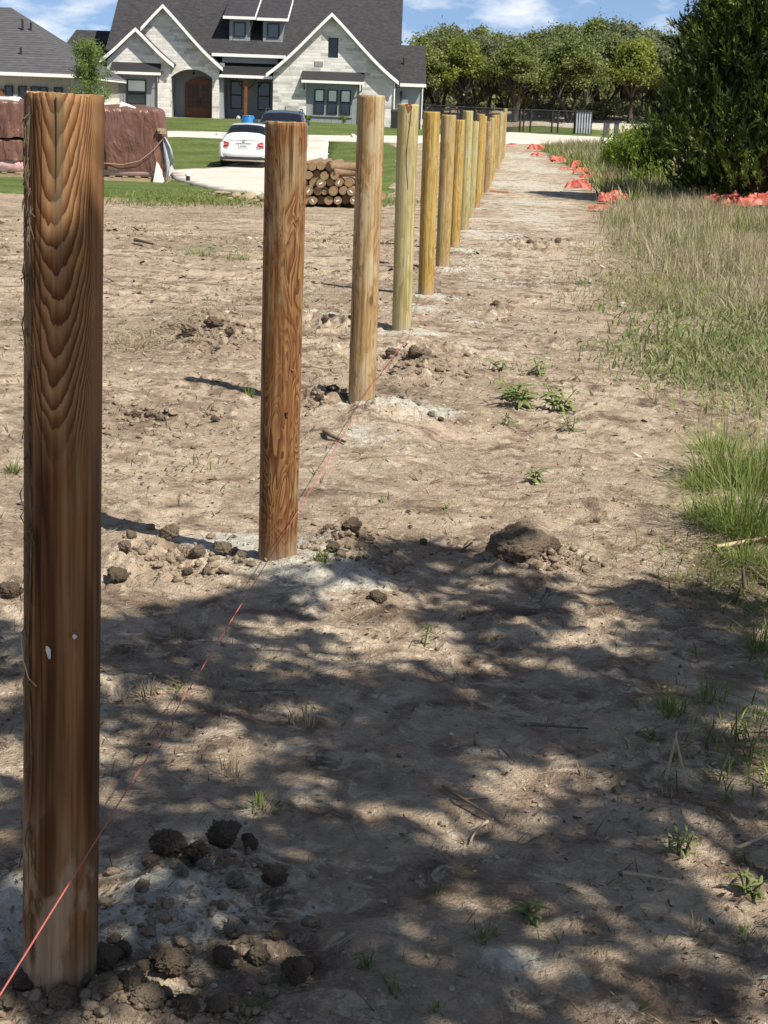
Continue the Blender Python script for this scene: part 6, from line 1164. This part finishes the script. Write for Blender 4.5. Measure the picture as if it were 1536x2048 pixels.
for px, d, h in ((1450, 28.6, .55), (1490, 28.0, .6), (1530, 28.5, .6), (1425, 29.3, .45), (1380, 29.6, .4)):
    tuft('grey_brush', px, 412, 55, 62*h/.55, 150, MT['brush'] if 'brush' in MT else MT.setdefault('brush', grassmat('grey_brush', [(.1, (.07, .06, .045)), (.5, (.17, .135, .10)), (1, (.30, .24, .17))])), .5, f'grey leafless brush under the juniper, {["above the orange roll", "right of the leaning pale stick", "at the right edge", "left of the leaning pale stick", "farthest left"][[1450, 1490, 1530, 1425, 1380].index(px)]}', 'dry brush', 'grey brush under the juniper', .5, .0045)
# sticks
gk = 'fallen sticks and stalks'
def stick(px, py, qx, qy, rpx, label, mat='twig', lift=.006, bend=.1, fork=False, standing=0):
    a = np.array(GP(px, py)); b = np.array(GP(qx, qy)); k = a[1]/FPX; r = max(rpx*k, .0014)
    if standing: b = np.array(P(qx, qy, a[1]+.01))
    a = a+(0, 0, lift+r); b = b+(0, 0, (lift+r) if not standing else 0); m = (a+b)/2; t = b-a; m = m+np.array((t[1], -t[0], 0))*bend+np.array((0, 0, lift)); M_ = MB(a); pth = [(1-s)**2*a+2*s*(1-s)*m+s*s*b for s in np.linspace(0, 1, 9)]
    M_.tube(pth, np.linspace(r, r*.5, 9), 6)
    if fork: M_.tube([pth[4], pth[4]+t*.25+np.array((-t[1], t[0], 0))*.22+np.array((0, 0, .01))], [r*.7, r*.3], 5)
    o = M_.build('stick', MT[mat], None, True); o.location = a; tag(o, label, 'stick', gk)
stick(885, 1590, 980, 1645, 4, 'dark forked twig in the sun patch mid path', 'twig', .012, .1, True); stick(975, 1650, 940, 1690, 4, 'short pale stick below the forked twig', 'twig_pale'); stick(1245, 1758, 1345, 1778, 5, 'straight pale stick on the shade at the lower right', 'twig_pale'); stick(1060, 1458, 1175, 1468, 4, 'thin dark stick across the shaded path', 'twig'); stick(1330, 1570, 1355, 1460, 4, 'tall straw stalk standing in the shade at the right', 'twig_pale', 0, .05, False, 1); stick(1372, 1585, 1350, 1465, 4, 'second tall straw stalk leaning beside the first', 'twig_pale', 0, -.04, False, 1)
stick(648, 882, 690, 900, 5, 'dark crooked stick in front of the third post', 'twig', .003); stick(270, 488, 308, 496, 4, 'dark stick in the far field right of the nearest post', 'twig', .02); stick(1470, 1705, 1540, 1680, 5, 'reddish stick at the lower right edge', 'twig_pale'); stick(1480, 1690, 1510, 1700, 4, 'little stick crossing the reddish one', 'twig'); stick(1430, 1105, 1540, 1085, 6, 'pale branch lying under the green grass clump', 'twig_pale', .01); stick(1490, 1180, 1485, 1130, 6, 'cut brown stub standing below the grass clump', 'twig', 0, 0, False, 1); stick(1500, 1145, 1545, 1175, 6, 'dark root at the right edge below the grass clump', 'twig', .01); stick(1495, 405, 1478, 335, 5, 'pale dead stick leaning in the grey brush', 'twig_pale', 0, .05, False, 1); stick(300, 1360, 365, 1385, 4, 'brown twig in the shade right of the nearest post', 'twig'); stick(480, 1395, 590, 1400, 3, 'long thin twig left of the straw stubble', 'twig', .01); stick(920, 1105, 945, 1085, 3, 'thin twig left of the big clod', 'twig', 0, 0, False, 1); stick(1000, 1500, 1030, 1530, 3, 'short twig in the shade of the path', 'twig')
# litter of leaves, chips
def litter():
    g = np.random.default_rng(77); n = 17000; u = g.random(n)
    y = 1.7*np.exp(u*math.log(20/1.7)); x = (g.random(n)*2-1)*(.33*y+.6); sel = fbm2(x*1.3, y*1.3, 55, 3)+g.uniform(-.15, .15, n) > .47; x = x[sel]; y = y[sel]; n = len(x); z = height(x, y)
    s = g.uniform(.004, .011, n)*np.maximum(1, y*.22)*np.where(g.random(n) < .08, 1.6, 1); a = g.uniform(0, 6.28, n); asp = g.uniform(.15, .6, n); d = np.stack([np.cos(a), np.sin(a), g.normal(0, .25, n)], 1)*s[:, None]; e = np.stack([-np.sin(a), np.cos(a), g.normal(0, .3, n)], 1)*(s*asp)[:, None]; c = np.stack([x, y, z+.003+s*.18], 1); k = np.stack([np.zeros(n), np.zeros(n), s*.25], 1)
    V = np.stack([c-d, c+e+k*.5, c+d+k, c-e-k*.2], 1).reshape(-1, 3); m = Mat('leaf_litter'); cc = m.ramp(m.attr('tone'), [(0, (.05, .035, .025)), (.45, (.15, .10, .065)), (.8, (.30, .22, .14)), (1, (.5, .44, .35))]); mt = m.fin(cc, .9)
    tag(mk('leaf_litter', V, np.arange(4*n).reshape(n, 4), mt, None, False, {'tone': np.repeat(g.random(n)**1.4, 4)}), 'dry leaf scraps and bark chips strewn over the soil', 'litter', kind='stuff')
litter()

# ------------------------------------------------------------------ the tree behind the camera whose crown shades the foreground
def shade_tree():
    base = np.array((4.6, -2.9, 0.)); root = empty('shade_oak', tuple(base), 'oak behind the viewer whose crown throws the dappled shade across the foreground', 'tree')
    g = np.random.default_rng(99); sd = np.array(SUN_DIR)
    el = [(90+235, 1290, 150, 60, .9), (560, 1200, 120, 25, .8), (420, 1215, 120, 28, .8), (740, 1150, 90, 22, .7), (620, 1430, 190, 60, .8), (480, 1340, 120, 40, .6), (860, 1120, 110, 30, 1.1), (960, 1180, 150, 35, .9), (1000, 1260, 200, 35, .8), (950, 1390, 260, 55, 1.), (1120, 1470, 170, 50, 1.1), (750, 1500, 230, 45, .9), (760, 1570, 110, 30, 1.2), (1380, 1210, 160, 40, .9), (1430, 1330, 150, 80, 1.1), (1250, 1430, 160, 50, 1.), (1420, 1500, 130, 40, 1.), (1300, 1560, 120, 25, .8), (620, 1690, 170, 40, .9), (880, 1720, 170, 55, 1.1), (1130, 1740, 150, 60, 1.2), (1250, 1650, 120, 30, .9), (1420, 1620, 100, 25, .9), (440, 1740, 150, 70, 1.1), (300, 1830, 120, 50, .8), (620, 1860, 160, 80, 1.1), (480, 1990, 220, 45, 1.), (760, 1960, 180, 50, 1.1), (1000, 1995, 220, 22, .9), (1350, 1985, 260, 22, 1.), (1480, 1890, 90, 25, .8), (20, 1290, 90, 60, 1.), (20, 1460, 90, 40, .8), (20, 1600, 90, 50, 1.), (30, 1760, 100, 60, 1.), (240, 1440, 130, 40, .7), (300, 1560, 120, 35, .6), (240, 1660, 120, 40, 1.), (1500, 1700, 90, 20, .5), (700, 2080, 500, 30, .9), (1250, 2090, 300, 20, .7), (1150, 1335, 140, 26, .8), (560, 1300, 120, 24, .7), (1010, 1850, 170, 26, .8), (1260, 1855, 110, 22, .7), (1050, 1590, 160, 20, .6), (480, 1560, 110, 25, .8), (420, 1620, 120, 20, .8), (1200, 1530, 120, 16, .8), (900, 1460, 200, 22, .7), (1330, 1790, 80, 18, .5), (640, 1760, 120, 26, .8), (1330, 1290, 110, 24, .9), (330, 1330, 120, 26, .8), (880, 1900, 110, 24, .6)]
    C = []
    for px, py, rx, ry, am in el:
        cx, cy, ex, ey = blob(px, py, rx, ry); n = int(1+max(1, ex*ey*3.14*105*am))
        for k in range(n):
            a = g.uniform(0, 6.28); q = math.sqrt(g.random()); C.append(np.array((cx+ex*q*math.cos(a), cy+ey*q*math.sin(a), 0)))
    # boughs that shade the lower part of the nearest post
    for z in np.linspace(.0, 1.02, 20):
        for q in range(3):
            if g.random() < .86: C.append(np.array((-.53-.61*z+g.normal(0, .05), 2.39+.50*z+g.normal(0, .03), 0)))
    # the rest of the crown, over ground right of and behind the view
    for k in range(420):
        x = g.uniform(1.5, 4.2); y = g.uniform(-2.5, 5.0-.35*(x-1.5)); 
        if x > .26*y+.75: C.append(np.array((x, y, 0)))
    for k in range(230): C.append(np.array((g.uniform(-2.0, 1.6), g.uniform(-1.2, 1.9), 0)))
    P_ = []; TW = MB(base); nodes = []
    for i, c in enumerate(C):
        h = 2.5+1.7*vn2(np.array([c[0]*1.1+9]), np.array([c[1]*1.1]), 4)[0]+g.normal(0, .2); p = c+sd*(h/sd[2]); nodes.append(p)
        m = 30; P_.append(p+g.normal(size=(m, 3))*np.array((.055, .055, .045)))
    P_ = np.concatenate(P_)-base; V, F = quads(P_, np.full(len(P_), .046), 8, .5, ((0, 0, 1), .3)); mk('crown', V, F, OAK[0], root)
    nodes = np.array(nodes); top = np.array((4.2, -2.4, 1.9)); TW.tube([base-np.array((0, 0, .3)), (4.55, -2.8, 1.2), top], [.24, .19, .15], 10); hubs = []
    for k in range(9):
        h_ = nodes[g.integers(len(nodes))]; hubs.append(h_); mid = (top+h_)/2+np.array((0, 0, .35)); TW.tube([top, mid, h_], [.05, .028, .012], 7)
    for k in range(150):
        p = nodes[g.integers(len(nodes))]; h_ = min(hubs, key=lambda t: np.linalg.norm(t-p)); mid = (h_+p)/2+g.normal(size=3)*.1; TW.tube([h_, mid, p], [.014, .009, .004], 4)
    TW.build('trunk', MT['bark'], root, True)
shade_tree()
